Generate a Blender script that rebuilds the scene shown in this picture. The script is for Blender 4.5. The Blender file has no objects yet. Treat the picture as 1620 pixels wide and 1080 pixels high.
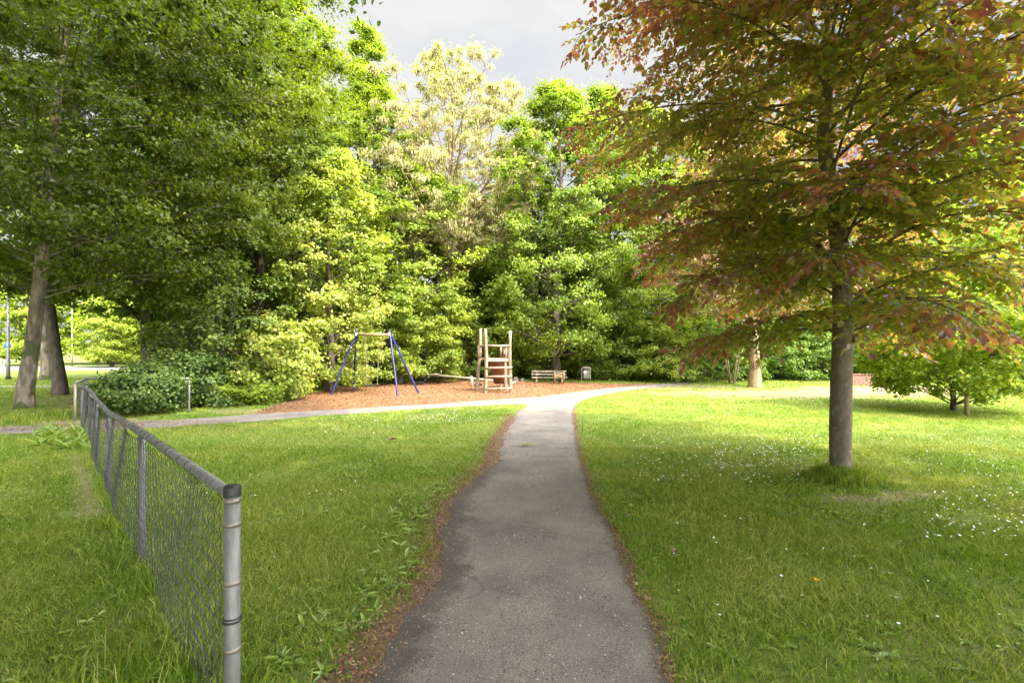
import bpy, math, random
import numpy as np
from mathutils import Vector

# ---------------------------------------------------------------- camera, sky, sun, exposure
scn = bpy.context.scene
COL = scn.collection
HC = 1.62            # eye height
FPX = 765.0          # focal length in photo pixels (1620 wide)
cam_d = bpy.data.cameras.new("camera")
cam_d.sensor_width = 36.0
cam_d.lens = 17.0
cam_d.shift_y = 12.0 / 1620.0
cam_d.clip_end = 2000.0
cam = bpy.data.objects.new("camera", cam_d)
cam.location = (0, 0, HC)
cam.rotation_euler = (math.radians(90), 0, 0)
COL.objects.link(cam)
scn.camera = cam

SUN_EL, SUN_AZ = math.radians(47), math.radians(137)   # azimuth clockwise from +Y: behind the camera, to the right
SUN_DIR = Vector((math.sin(SUN_AZ) * math.cos(SUN_EL), math.cos(SUN_AZ) * math.cos(SUN_EL), math.sin(SUN_EL)))
sd = bpy.data.lights.new("sun", 'SUN')
sd.energy = 2.35
sd.angle = math.radians(0.6)
sd.color = (1.0, 0.86, 0.62)
so = bpy.data.objects.new("sun", sd)
so.rotation_euler = SUN_DIR.to_track_quat('Z', 'Y').to_euler()
COL.objects.link(so)

world = bpy.data.worlds.new("World")
scn.world = world
world.use_nodes = True
wn, wl = world.node_tree.nodes, world.node_tree.links
wn.clear()
wo = wn.new("ShaderNodeOutputWorld")
bg = wn.new("ShaderNodeBackground"); bg.inputs[1].default_value = 0.1
sky = wn.new("ShaderNodeTexSky"); sky.sky_type = 'NISHITA'; sky.sun_disc = False
sky.sun_elevation = SUN_EL; sky.sun_rotation = SUN_AZ
tc = wn.new("ShaderNodeTexCoord")
mp = wn.new("ShaderNodeMapping"); mp.inputs['Scale'].default_value = (1.0, 1.0, 2.2); mp.inputs['Location'].default_value = (3.1, 0.2, 0.4)
cn = wn.new("ShaderNodeTexNoise"); cn.inputs['Scale'].default_value = 2.2; cn.inputs['Detail'].default_value = 8; cn.inputs['Roughness'].default_value = 0.55
cr = wn.new("ShaderNodeValToRGB")          # cloud brightness
cr.color_ramp.elements[0].position = 0.34; cr.color_ramp.elements[0].color = (1.78, 1.80, 1.84, 1)
cr.color_ramp.elements[1].position = 0.50; cr.color_ramp.elements[1].color = (2.06, 2.06, 2.06, 1)
cv = wn.new("ShaderNodeValToRGB")          # cloud cover
cv.color_ramp.elements[0].position = 0.28; cv.color_ramp.elements[0].color = (0.85, 0.85, 0.85, 1)
cv.color_ramp.elements[1].position = 0.45; cv.color_ramp.elements[1].color = (1, 1, 1, 1)
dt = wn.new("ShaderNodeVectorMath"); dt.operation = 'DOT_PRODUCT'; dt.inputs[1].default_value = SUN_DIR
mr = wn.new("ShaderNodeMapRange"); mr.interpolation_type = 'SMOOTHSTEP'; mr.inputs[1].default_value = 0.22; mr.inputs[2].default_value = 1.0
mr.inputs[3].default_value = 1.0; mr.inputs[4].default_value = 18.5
vm = wn.new("ShaderNodeVectorMath"); vm.operation = 'SCALE'
mx = wn.new("ShaderNodeMix"); mx.data_type = 'RGBA'
wl.new(tc.outputs['Generated'], mp.inputs[0]); wl.new(mp.outputs[0], cn.inputs['Vector'])
wl.new(cn.outputs['Fac'], cr.inputs[0]); wl.new(cn.outputs['Fac'], cv.inputs[0])
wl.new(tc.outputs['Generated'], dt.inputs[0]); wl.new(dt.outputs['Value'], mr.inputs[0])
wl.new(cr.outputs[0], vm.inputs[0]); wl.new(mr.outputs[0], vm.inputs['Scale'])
gd = wn.new("ShaderNodeVectorMath"); gd.operation = 'DOT_PRODUCT'; gd.inputs[1].default_value = (0.71, 0.62, 0.33)
gm = wn.new("ShaderNodeMath"); gm.operation = 'MULTIPLY_ADD'; gm.inputs[1].default_value = 0.35
gr = wn.new("ShaderNodeMapRange"); gr.interpolation_type = 'SMOOTHSTEP'; gr.inputs[1].default_value = 1.07; gr.inputs[2].default_value = 1.17
gx = wn.new("ShaderNodeMix"); gx.data_type = 'RGBA'; gx.inputs[7].default_value = (1.15, 1.32, 1.72, 1)
wl.new(tc.outputs['Generated'], gd.inputs[0]); wl.new(cn.outputs['Fac'], gm.inputs[0]); wl.new(gd.outputs['Value'], gm.inputs[2])
wl.new(gm.outputs[0], gr.inputs[0]); wl.new(gr.outputs[0], gx.inputs[0])
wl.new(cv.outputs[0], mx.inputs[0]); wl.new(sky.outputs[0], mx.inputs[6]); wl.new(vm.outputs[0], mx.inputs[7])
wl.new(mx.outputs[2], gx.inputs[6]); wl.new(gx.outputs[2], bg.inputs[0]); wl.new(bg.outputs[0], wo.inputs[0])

vs = scn.view_settings
vs.view_transform = 'Standard'; vs.look = 'None'; vs.gamma = 1.0; vs.use_curve_mapping = False
vs.exposure = 2.12
scn.cycles.max_bounces = 8
scn.cycles.diffuse_bounces = 4
scn.cycles.transmission_bounces = 6
scn.cycles.transparent_max_bounces = 8

# ---------------------------------------------------------------- helpers
def gp(px, py, z=0.0):
    """ground position (metres) of a spot measured in the photograph"""
    d = FPX * (HC - z) / (py - 552.0)
    return ((px - 810.0) / FPX * d, d)

def tag(o, label=None, cat=None, group=None, kind=None):
    if label: o['label'] = label
    if cat: o['category'] = cat
    if group: o['group'] = group
    if kind: o['kind'] = kind
    return o

def empty(name, loc, label, cat, group=None, rz=0.0):
    o = bpy.data.objects.new(name, None)
    o.location = loc; o.rotation_euler = (0, 0, rz)
    o.empty_display_size = 0.3
    COL.objects.link(o)
    return tag(o, label, cat, group)

class MB:
    """collects numpy vertex blocks and quads / tris and links them as one mesh object"""
    def __init__(s): s.v = []; s.q = []; s.t = []; s.n = 0; s.attr = []
    def add(s, v, q=None, t=None, a=None):
        v = np.asarray(v, dtype=np.float64).reshape(-1, 3)
        if q is not None and len(q): s.q.append(np.asarray(q).reshape(-1, 4) + s.n)
        if t is not None and len(t): s.t.append(np.asarray(t).reshape(-1, 3) + s.n)
        s.v.append(v); s.n += len(v)
        s.attr.append(np.zeros(len(v)) if a is None else np.asarray(a, dtype=np.float64))
        return s
    def box(s, c, size, rz=0.0, rx=0.0, ry=0.0, bev=0.0):
        x, y, z = [k / 2 for k in size]
        b = min(bev, x * .9, y * .9, z * .9) if bev else 0
        if b:
            # chamfered box: 24 verts
            vs_, fs, ts = [], [], []
            for sx in (-1, 1):
                for sy in (-1, 1):
                    for sz in (-1, 1):
                        vs_ += [(sx * x, sy * (y - b), sz * (z - b)), (sx * (x - b), sy * y, sz * (z - b)), (sx * (x - b), sy * (y - b), sz * z)]
            I = lambda a, b_, c_, k: ((a * 2 + b_) * 2 + c_) * 3 + k
            for a in (0, 1):
                fs += [(I(a,0,0,0), I(a,1,0,0), I(a,1,1,0), I(a,0,1,0)), (I(0,a,0,1), I(1,a,0,1), I(1,a,1,1), I(0,a,1,1)), (I(0,0,a,2), I(1,0,a,2), I(1,1,a,2), I(0,1,a,2))]
            for a in (0, 1):
                for b_ in (0, 1):
                    fs += [(I(a,b_,0,0), I(a,b_,1,0), I(a,b_,1,1), I(a,b_,0,1)), (I(a,0,b_,0), I(a,1,b_,0), I(a,1,b_,2), I(a,0,b_,2)), (I(0,a,b_,1), I(1,a,b_,1), I(1,a,b_,2), I(0,a,b_,2))]
                    for c_ in (0, 1): ts.append((I(a,b_,c_,0), I(a,b_,c_,1), I(a,b_,c_,2)))
            v = np.array(vs_, dtype=float)
        else:
            v = np.array([(sx * x, sy * y, sz * z) for sx in (-1, 1) for sy in (-1, 1) for sz in (-1, 1)])
            fs = [(0,1,3,2), (4,6,7,5), (0,4,5,1), (2,3,7,6), (0,2,6,4), (1,5,7,3)]; ts = None
        v = v @ rot(rx, ry, rz).T + np.array(c)
        return s.add(v, fs, ts)
    def tube(s, pts, r, n=8, cap=True, wob=0.0, rng=None):
        p = np.asarray(pts, dtype=float); k = len(p)
        r = np.full(k, r, dtype=float) if np.isscalar(r) else np.asarray(r, dtype=float)
        t = np.gradient(p, axis=0); t /= np.linalg.norm(t, axis=1)[:, None] + 1e-12
        ref = np.array([0, 0, 1.0]) if abs(t[:, 2]).mean() < 0.8 else np.array([1.0, 0, 0])
        u = np.cross(t, ref); u /= np.linalg.norm(u, axis=1)[:, None] + 1e-12
        w = np.cross(t, u)
        a = np.arange(n) * 2 * math.pi / n
        rr = r[:, None] * np.ones(n)[None]
        if wob and rng is not None: rr = rr * (1 + wob * rng.normal(size=(k, n)))
        v = p[:, None] + rr[..., None] * (np.cos(a)[None, :, None] * u[:, None] + np.sin(a)[None, :, None] * w[:, None])
        i = np.arange(k - 1)[:, None] * n; j = np.arange(n)[None]; j2 = (j + 1) % n
        q = np.stack([i + j, i + j2, i + n + j2, i + n + j], -1).reshape(-1, 4)
        v = v.reshape(-1, 3); tt = None
        if cap:
            v = np.vstack([v, p[0], p[-1]]); b0, b1 = k * n, k * n + 1
            tt = [(b0, (x + 1) % n, x) for x in range(n)] + [(b1, (k - 1) * n + x, (k - 1) * n + (x + 1) % n) for x in range(n)]
        return s.add(v, q, tt)
    def build(s, name, m, parent=None, smooth=False, attr=None):
        me = bpy.data.meshes.new(name)
        V = np.vstack(s.v).astype(np.float32)
        Q = np.vstack(s.q) if s.q else np.zeros((0, 4), int)
        T = np.vstack(s.t) if s.t else np.zeros((0, 3), int)
        me.vertices.add(len(V)); me.vertices.foreach_set("co", V.ravel())
        nl = Q.size + T.size
        me.loops.add(nl); me.loops.foreach_set("vertex_index", np.concatenate([Q.ravel(), T.ravel()]).astype(np.int32))
        me.polygons.add(len(Q) + len(T))
        st = np.concatenate([np.arange(len(Q)) * 4, Q.size + np.arange(len(T)) * 3]).astype(np.int32)
        me.polygons.foreach_set("loop_start", st)
        if attr:
            at = me.attributes.new(attr, 'FLOAT', 'POINT')
            at.data.foreach_set("value", np.concatenate(s.attr).astype(np.float32))
        me.update(calc_edges=True)
        if smooth: me.polygons.foreach_set("use_smooth", np.ones(len(Q) + len(T), dtype=bool))
        me.materials.append(m)
        o = bpy.data.objects.new(name, me); COL.objects.link(o)
        if parent is not None: o.parent = parent
        return o

def rot(rx, ry, rz):
    cx, sx, cy, sy, cz, sz = math.cos(rx), math.sin(rx), math.cos(ry), math.sin(ry), math.cos(rz), math.sin(rz)
    X = np.array([[1,0,0],[0,cx,-sx],[0,sx,cx]]); Y = np.array([[cy,0,sy],[0,1,0],[-sy,0,cy]]); Z = np.array([[cz,-sz,0],[sz,cz,0],[0,0,1]])
    return Z @ Y @ X

def inside(poly, x, y):
    c = np.zeros(len(x), bool); n = len(poly)
    for i in range(n):
        x1, y1 = poly[i]; x2, y2 = poly[(i + 1) % n]
        if y1 == y2: continue
        hit = ((y1 > y) != (y2 > y)) & (x < (x2 - x1) * (y - y1) / (y2 - y1) + x1)
        c ^= hit
    return c

def dist_line(line, x, y):
    d = np.full(len(x), 1e9)
    for (x1, y1), (x2, y2) in zip(line[:-1], line[1:]):
        dx, dy = x2 - x1, y2 - y1
        t = np.clip(((x - x1) * dx + (y - y1) * dy) / (dx * dx + dy * dy + 1e-9), 0, 1)
        d = np.minimum(d, np.hypot(x - x1 - t * dx, y - y1 - t * dy))
    return d

_pr = np.random.default_rng(5).random((256, 256))
def vnoise(x, y, s=1.0):
    x = np.asarray(x) * s + 1000; y = np.asarray(y) * s + 1000
    xi, yi = np.floor(x).astype(int), np.floor(y).astype(int); fx, fy = x - xi, y - yi
    fx = fx * fx * (3 - 2 * fx); fy = fy * fy * (3 - 2 * fy)
    g = lambda a, b: _pr[a & 255, b & 255]
    return (g(xi, yi) * (1 - fx) + g(xi + 1, yi) * fx) * (1 - fy) + (g(xi, yi + 1) * (1 - fx) + g(xi + 1, yi + 1) * fx) * fy
def fbm(x, y, s=1.0):
    return (vnoise(x, y, s) + .5 * vnoise(x, y, s * 2.1) + .25 * vnoise(x, y, s * 4.3)) / 1.75

# ---------------------------------------------------------------- materials
def base_mat(name):
    m = bpy.data.materials.new(name); m.use_nodes = True
    n = m.node_tree.nodes; n.clear()
    out = n.new("ShaderNodeOutputMaterial")
    return m, n, m.node_tree.links, out

def ramp(n, cols, pos=None):
    r = n.new("ShaderNodeValToRGB"); e = r.color_ramp.elements
    pos = pos or [i / (len(cols) - 1) for i in range(len(cols))]
    e[0].position = pos[0]; e[0].color = (*cols[0], 1); e[1].position = pos[-1]; e[1].color = (*cols[-1], 1)
    for p, c in list(zip(pos, cols))[1:-1]:
        k = e.new(p); k.color = (*c, 1)
    return r

def leaf_mat(name, cols, pos=None, trans=0.42, tint=(1.45, 1.5, 0.5), rough=0.55, gloss=0.025, shift=None, sscale=0.5, gain=1.5):
    cols = [tuple(min(.8, c * gain) for c in k) for k in cols]; shift = shift and [tuple(min(.8, c * gain) for c in k) for k in shift]
    m, n, l, out = base_mat(name)
    g = n.new("ShaderNodeNewGeometry")
    r = ramp(n, cols, pos)
    col = r.outputs[0]
    if shift is not None:      # a second palette, patch by patch through the crown
        t = n.new("ShaderNodeTexCoord"); nz = n.new("ShaderNodeTexNoise"); nz.inputs['Scale'].default_value = sscale; nz.inputs['Detail'].default_value = 3
        l.new(t.outputs['Object'], nz.inputs['Vector'])
        r2 = ramp(n, shift); l.new(g.outputs['Random Per Island'], r2.inputs[0])
        f = ramp(n, [(0,)*3, (1,)*3], [0.44, 0.58]); l.new(nz.outputs['Fac'], f.inputs[0])
        mix = n.new("ShaderNodeMix"); mix.data_type = 'RGBA'
        l.new(f.outputs[0], mix.inputs[0]); l.new(col, mix.inputs[6]); l.new(r2.outputs[0], mix.inputs[7]); col = mix.outputs[2]
    l.new(g.outputs['Random Per Island'], r.inputs[0])
    d = n.new("ShaderNodeBsdfDiffuse"); tr = n.new("ShaderNodeBsdfTranslucent"); gl = n.new("ShaderNodeBsdfGlossy")
    gl.inputs['Roughness'].default_value = rough; gl.inputs['Color'].default_value = (0.9, 0.95, 1, 1)
    tm = n.new("ShaderNodeMix"); tm.data_type = 'RGBA'; tm.blend_type = 'MULTIPLY'; tm.inputs[0].default_value = 1; tm.inputs[7].default_value = (*tint, 1)
    l.new(col, d.inputs[0]); l.new(col, tm.inputs[6]); l.new(tm.outputs[2], tr.inputs[0])
    a = n.new("ShaderNodeMixShader"); a.inputs[0].default_value = trans; l.new(d.outputs[0], a.inputs[1]); l.new(tr.outputs[0], a.inputs[2])
    b = n.new("ShaderNodeMixShader"); b.inputs[0].default_value = gloss; l.new(a.outputs[0], b.inputs[1]); l.new(gl.outputs[0], b.inputs[2])
    l.new(b.outputs[0], out.inputs[0])
    return m

def rough_mat(name, cols, pos=None, scale=8, detail=8, rough=0.85, bump=0.3, bscale=None, stretch=(1, 1, 1), metal=0.0, cols2=None, scale2=1.5, pos2=(0.45, 0.6), bdist=0.02):
    m, n, l, out = base_mat(name)
    p = n.new("ShaderNodeBsdfPrincipled"); p.inputs['Roughness'].default_value = rough; p.inputs['Metallic'].default_value = metal
    t = n.new("ShaderNodeTexCoord"); mp_ = n.new("ShaderNodeMapping"); mp_.inputs['Scale'].default_value = stretch
    l.new(t.outputs['Object'], mp_.inputs[0])
    nz = n.new("ShaderNodeTexNoise"); nz.inputs['Scale'].default_value = scale; nz.inputs['Detail'].default_value = detail; nz.inputs['Roughness'].default_value = 0.65
    l.new(mp_.outputs[0], nz.inputs['Vector'])
    r = ramp(n, cols, pos or [0.3 + 0.4 * i / (len(cols) - 1) for i in range(len(cols))]); l.new(nz.outputs['Fac'], r.inputs[0])
    col = r.outputs[0]
    if cols2 is not None:
        n2 = n.new("ShaderNodeTexNoise"); n2.inputs['Scale'].default_value = scale2; n2.inputs['Detail'].default_value = 5
        l.new(t.outputs['Object'], n2.inputs['Vector'])
        f = ramp(n, [(0,)*3, (1,)*3], list(pos2)); l.new(n2.outputs['Fac'], f.inputs[0])
        mix = n.new("ShaderNodeMix"); mix.data_type = 'RGBA'; mix.inputs[7].default_value = (*cols2, 1)
        l.new(f.outputs[0], mix.inputs[0]); l.new(col, mix.inputs[6]); col = mix.outputs[2]
    l.new(col, p.inputs['Base Color'])
    if bump:
        nb = n.new("ShaderNodeTexNoise"); nb.inputs['Scale'].default_value = bscale or scale * 2; nb.inputs['Detail'].default_value = 6
        l.new(mp_.outputs[0], nb.inputs['Vector'])
        b = n.new("ShaderNodeBump"); b.inputs['Strength'].default_value = bump; b.inputs['Distance'].default_value = bdist
        l.new(nb.outputs['Fac'], b.inputs['Height']); l.new(b.outputs[0], p.inputs['Normal'])
    l.new(p.outputs[0], out.inputs[0])
    return m

def asphalt_mat():
    m, n, l, out = base_mat("worn_asphalt")
    p = n.new("ShaderNodeBsdfPrincipled"); p.inputs['Roughness'].default_value = 0.88
    t = n.new("ShaderNodeTexCoord")
    def noise(s, d=6, r=0.6):
        k = n.new("ShaderNodeTexNoise"); k.inputs['Scale'].default_value = s; k.inputs['Detail'].default_value = d; k.inputs['Roughness'].default_value = r
        l.new(t.outputs['Object'], k.inputs['Vector']); return k
    fine = noise(140, 3, 0.8)
    r1 = ramp(n, [(0.05, 0.044, 0.039), (0.175, 0.152, 0.136), (0.33, 0.295, 0.265)], [0.34, 0.5, 0.68]); l.new(fine.outputs['Fac'], r1.inputs[0])
    big = noise(1.3, 7, 0.62)
    r2 = ramp(n, [(0.68, 0.67, 0.69), (1.0, 0.99, 0.97), (1.32, 1.27, 1.2)], [0.34, 0.5, 0.66]); l.new(big.outputs['Fac'], r2.inputs[0])
    mu = n.new("ShaderNodeMix"); mu.data_type = 'RGBA'; mu.blend_type = 'MULTIPLY'; mu.inputs[0].default_value = 1
    l.new(r1.outputs[0], mu.inputs[6]); l.new(r2.outputs[0], mu.inputs[7])
    # pale chips of aggregate
    vo = n.new("ShaderNodeTexVoronoi"); vo.inputs['Scale'].default_value = 55; l.new(t.outputs['Object'], vo.inputs['Vector'])
    f = ramp(n, [(1,)*3, (0,)*3], [0.10, 0.20]); l.new(vo.outputs['Distance'], f.inputs[0])
    sp = n.new("ShaderNodeSeparateColor"); l.new(vo.outputs['Color'], sp.inputs[0])
    gt = n.new("ShaderNodeMath"); gt.operation = 'GREATER_THAN'; gt.inputs[1].default_value = 0.80; l.new(sp.outputs[0], gt.inputs[0])
    mm = n.new("ShaderNodeMath"); mm.operation = 'MULTIPLY'; l.new(f.outputs[0], mm.inputs[0]); l.new(gt.outputs[0], mm.inputs[1])
    mx1 = n.new("ShaderNodeMix"); mx1.data_type = 'RGBA'; mx1.inputs[7].default_value = (0.42, 0.38, 0.34, 1)
    l.new(mm.outputs[0], mx1.inputs[0]); l.new(mu.outputs[2], mx1.inputs[6])
    # hairline cracks
    dn = noise(3.5, 4); dm = n.new("ShaderNodeMix"); dm.data_type = 'RGBA'; dm.inputs[0].default_value = 0.16; l.new(t.outputs['Object'], dm.inputs[6]); l.new(dn.outputs['Color'], dm.inputs[7])
    vc = n.new("ShaderNodeTexVoronoi"); vc.feature = 'DISTANCE_TO_EDGE'; vc.inputs['Scale'].default_value = 1.1; l.new(dm.outputs[2], vc.inputs['Vector'])
    fc = ramp(n, [(0.74,)*3, (1,)*3], [0.002, 0.012]); l.new(vc.outputs['Distance'], fc.inputs[0])
    gate = noise(0.9, 2); fg = ramp(n, [(1,)*3, (0,)*3], [0.46, 0.54]); l.new(gate.outputs['Fac'], fg.inputs[0])
    mc = n.new("ShaderNodeMix"); mc.data_type = 'RGBA'; mc.blend_type = 'MULTIPLY'; l.new(fg.outputs[0], mc.inputs[0]); l.new(mx1.outputs[2], mc.inputs[6]); l.new(fc.outputs[0], mc.inputs[7]); mx1 = mc
    # edge dirt (vertex attribute: distance to the edge) and dark damp margin
    at = n.new("ShaderNodeAttribute"); at.attribute_name = "edge"
    en = noise(6, 6, 0.7)
    ad = n.new("ShaderNodeMath"); ad.operation = 'ADD'; l.new(at.outputs['Fac'], ad.inputs[0])
    sc_ = n.new("ShaderNodeMath"); sc_.operation = 'MULTIPLY_ADD'; sc_.inputs[1].default_value = 0.9; sc_.inputs[2].default_value = -0.45
    l.new(en.outputs['Fac'], sc_.inputs[0]); l.new(sc_.outputs[0], ad.inputs[1])
    fe = ramp(n, [(0,)*3, (1,)*3], [0.42, 0.72]); l.new(ad.outputs[0], fe.inputs[0])
    mx2 = n.new("ShaderNodeMix"); mx2.data_type = 'RGBA'; mx2.blend_type = 'MULTIPLY'; mx2.inputs[7].default_value = (0.50, 0.47, 0.46, 1)
    l.new(fe.outputs[0], mx2.inputs[0]); l.new(mx1.outputs[2], mx2.inputs[6])
    l.new(mx2.outputs[2], p.inputs['Base Color'])
    b = n.new("ShaderNodeBump"); b.inputs['Strength'].default_value = 0.7; b.inputs['Distance'].default_value = 0.006
    l.new(fine.outputs['Fac'], b.inputs['Height']); l.new(b.outputs[0], p.inputs['Normal'])
    l.new(p.outputs[0], out.inputs[0])
    return m

def soil_mat():
    """lawn soil: green thatch where the grass is thick, straw and earth where attribute 'dry' is high"""
    m, n, l, out = base_mat("lawn_soil")
    p = n.new("ShaderNodeBsdfPrincipled"); p.inputs['Roughness'].default_value = 0.95
    t = n.new("ShaderNodeTexCoord")
    a = n.new("ShaderNodeTexNoise"); a.inputs['Scale'].default_value = 30; a.inputs['Detail'].default_value = 6; a.inputs['Roughness'].default_value = 0.75
    b = n.new("ShaderNodeTexNoise"); b.inputs['Scale'].default_value = 0.8; b.inputs['Detail'].default_value = 6
    l.new(t.outputs['Object'], a.inputs['Vector']); l.new(t.outputs['Object'], b.inputs['Vector'])
    g1 = ramp(n, [(0.06, 0.085, 0.014), (0.14, 0.19, 0.022), (0.22, 0.27, 0.04)], [0.3, 0.5, 0.7]); l.new(a.outputs['Fac'], g1.inputs[0])
    g2 = ramp(n, [(0.13, 0.10, 0.055), (0.26, 0.20, 0.11), (0.36, 0.28, 0.17)], [0.3, 0.5, 0.7]); l.new(a.outputs['Fac'], g2.inputs[0])
    at = n.new("ShaderNodeAttribute"); at.attribute_name = "dry"
    mx_ = n.new("ShaderNodeMix"); mx_.data_type = 'RGBA'
    l.new(at.outputs['Fac'], mx_.inputs[0]); l.new(g1.outputs[0], mx_.inputs[6]); l.new(g2.outputs[0], mx_.inputs[7])
    l.new(mx_.outputs[2], p.inputs['Base Color'])
    bu = n.new("ShaderNodeBump"); bu.inputs['Strength'].default_value = 0.8; bu.inputs['Distance'].default_value = 0.03
    l.new(a.outputs['Fac'], bu.inputs['Height']); l.new(bu.outputs[0], p.inputs['Normal'])
    l.new(p.outputs[0], out.inputs[0])
    return m

M = {}
M['asphalt'] = asphalt_mat()
M['soil'] = soil_mat()
M['dirt'] = rough_mat("brown_dirt", [(0.07, 0.042, 0.026), (0.16, 0.098, 0.062), (0.28, 0.18, 0.11)], scale=45, bump=0.8, rough=0.95)
M['mulch'] = rough_mat("mulch_bed", [(0.12, 0.054, 0.025), (0.20, 0.098, 0.048), (0.25, 0.137, 0.073)], scale=30, bump=0.6, rough=0.9, detail=10)
M['road'] = rough_mat("road_grey", [(0.12, 0.12, 0.12), (0.19, 0.185, 0.18)], scale=5, bump=0)
M['slab'] = rough_mat("pavement_grey", [(0.25, 0.22, 0.2), (0.33, 0.30, 0.27)], scale=5, bump=0)
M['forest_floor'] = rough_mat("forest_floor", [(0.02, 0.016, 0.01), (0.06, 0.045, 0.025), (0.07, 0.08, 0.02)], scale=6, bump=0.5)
M['bark'] = rough_mat("grey_bark", [(0.05, 0.038, 0.027), (0.15, 0.118, 0.085), (0.30, 0.25, 0.185)], scale=9, stretch=(1, 1, 0.25), bump=0.9, bscale=16, cols2=(0.055, 0.065, 0.018), scale2=1.6, pos2=(0.53, 0.57), bdist=0.05)
M['bark_dark'] = rough_mat("dark_bark", [(0.03, 0.024, 0.018), (0.085, 0.068, 0.05), (0.14, 0.115, 0.085)], scale=9, stretch=(1, 1, 0.3), bump=0.8, bdist=0.03)
M['bark_beech'] = rough_mat("beech_bark", [(0.085, 0.068, 0.045), (0.14, 0.112, 0.075), (0.21, 0.175, 0.12)], scale=14, stretch=(1, 1, 0.5), bump=0.35, bscale=30, cols2=(0.27, 0.24, 0.19), scale2=9, pos2=(0.60, 0.70), bdist=0.01)
M['bark_pale'] = rough_mat("pale_bark", [(0.20, 0.14, 0.075), (0.28, 0.2, 0.115), (0.34, 0.26, 0.16)], scale=7, stretch=(1, 1, 0.4), bump=0.5)
M['bark_locust'] = rough_mat("furrowed_bark", [(0.13, 0.09, 0.05), (0.26, 0.18, 0.10), (0.36, 0.26, 0.16)], scale=8, stretch=(1, 1, 0.3), bump=0.8)
M['galv'] = rough_mat("galvanised_steel", [(0.12, 0.118, 0.116), (0.19, 0.188, 0.185), (0.24, 0.235, 0.23)], scale=25, rough=0.55, metal=0.35, bump=0.15, stretch=(1, 1, 0.3), cols2=(0.2, 0.18, 0.15), scale2=7, pos2=(0.6, 0.75))
M['wire'] = rough_mat("dull_wire", [(0.05, 0.052, 0.055), (0.10, 0.10, 0.105)], scale=6, rough=0.6, metal=0.3, bump=0)
M['black_cap'] = rough_mat("black_plastic", [(0.012, 0.012, 0.013), (0.022, 0.022, 0.022)], rough=0.5, bump=0)
M['band'] = rough_mat("steel_band", [(0.22, 0.18, 0.15), (0.32, 0.27, 0.23)], rough=0.45, metal=0.5, bump=0)
M['blue'] = rough_mat("blue_paint", [(0.014, 0.014, 0.085), (0.022, 0.021, 0.125)], scale=12, rough=0.42, bump=0.05)
M['wood_grey'] = rough_mat("weathered_wood", [(0.13, 0.09, 0.06), (0.235, 0.175, 0.125), (0.32, 0.255, 0.195)], scale=10, stretch=(1, 1, 0.2), bump=0.5, bdist=0.01)
M['wood_plank'] = rough_mat("plank_wood", [(0.15, 0.13, 0.085), (0.23, 0.205, 0.14), (0.29, 0.26, 0.19)], scale=10, stretch=(0.2, 1, 1), bump=0.4, bdist=0.01)
M['wood_orange'] = rough_mat("orange_wood", [(0.22, 0.11, 0.04), (0.34, 0.18, 0.065)], scale=10, bump=0.3, rough=0.7)
M['slide'] = rough_mat("slide_panel", [(0.19, 0.085, 0.04), (0.27, 0.12, 0.06)], scale=4, bump=0.1, rough=0.6)
M['beam'] = rough_mat("tan_beam", [(0.22, 0.17, 0.075), (0.3, 0.23, 0.12)], scale=8, bump=0.2, rough=0.6)
M['chain'] = rough_mat("chain_pale", [(0.25, 0.23, 0.15), (0.36, 0.32, 0.22)], scale=20, rough=0.5, metal=0.3, bump=0)
M['rubber'] = rough_mat("dark_rubber", [(0.010, 0.008, 0.007), (0.022, 0.017, 0.014)], scale=10, rough=1.0, bump=0.2)
M['bin'] = rough_mat("bin_grey_green", [(0.055, 0.06, 0.042), (0.085, 0.085, 0.065)], scale=9, rough=0.5, metal=0.2, bump=0.05)
M['white'] = rough_mat("white_paint", [(0.7, 0.7, 0.68), (0.8, 0.8, 0.79)], scale=5, bump=0, rough=0.5)
M['sticker'] = rough_mat("pale_sticker", [(0.6, 0.5, 0.42), (0.72, 0.62, 0.55)], bump=0)
M['dead_leaf'] = rough_mat('dead_leaf', [(0.16, 0.10, 0.06), (0.28, 0.2, 0.13)], scale=40, bump=0)
M['sign_blue'] = rough_mat("sign_blue", [(0.02, 0.14, 0.5), (0.03, 0.17, 0.56)], bump=0, rough=0.4)
M['graffiti'] = rough_mat("graffiti_brown", [(0.10, 0.035, 0.02), (0.2, 0.075, 0.045)], scale=20, bump=0)
M['brick'] = rough_mat("brick_red", [(0.11, 0.045, 0.032), (0.18, 0.085, 0.06)], scale=9, bump=0.4, stretch=(1, 1, 3))
M['stone'] = rough_mat("grey_stone", [(0.12, 0.105, 0.09), (0.2, 0.18, 0.155)], scale=6, bump=0.6)
M['grass'] = leaf_mat("grass_blade", [(0.036, 0.082, 0.006), (0.100, 0.178, 0.009), (0.165, 0.24, 0.018), (0.23, 0.285, 0.045), (0.33, 0.31, 0.11)], [0, .35, .75, .93, 1], trans=0.35, tint=(1.2, 1.25, 0.6), gloss=0.02, gain=1.42,
                      shift=[(0.085, 0.140, 0.008), (0.155, 0.21, 0.017), (0.23, 0.255, 0.04), (0.34, 0.31, 0.11)], sscale=0.7)
M['weed'] = leaf_mat("weed_leaf", [(0.10, 0.16, 0.018), (0.16, 0.23, 0.028), (0.22, 0.29, 0.05)], trans=0.3, gloss=0.07)
M['daisy'] = rough_mat("daisy_white", [(0.75, 0.75, 0.72), (0.85, 0.85, 0.83)], bump=0)
M['dandelion'] = rough_mat("dandelion_yellow", [(0.75, 0.45, 0.01), (0.85, 0.55, 0.02)], bump=0)
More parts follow.
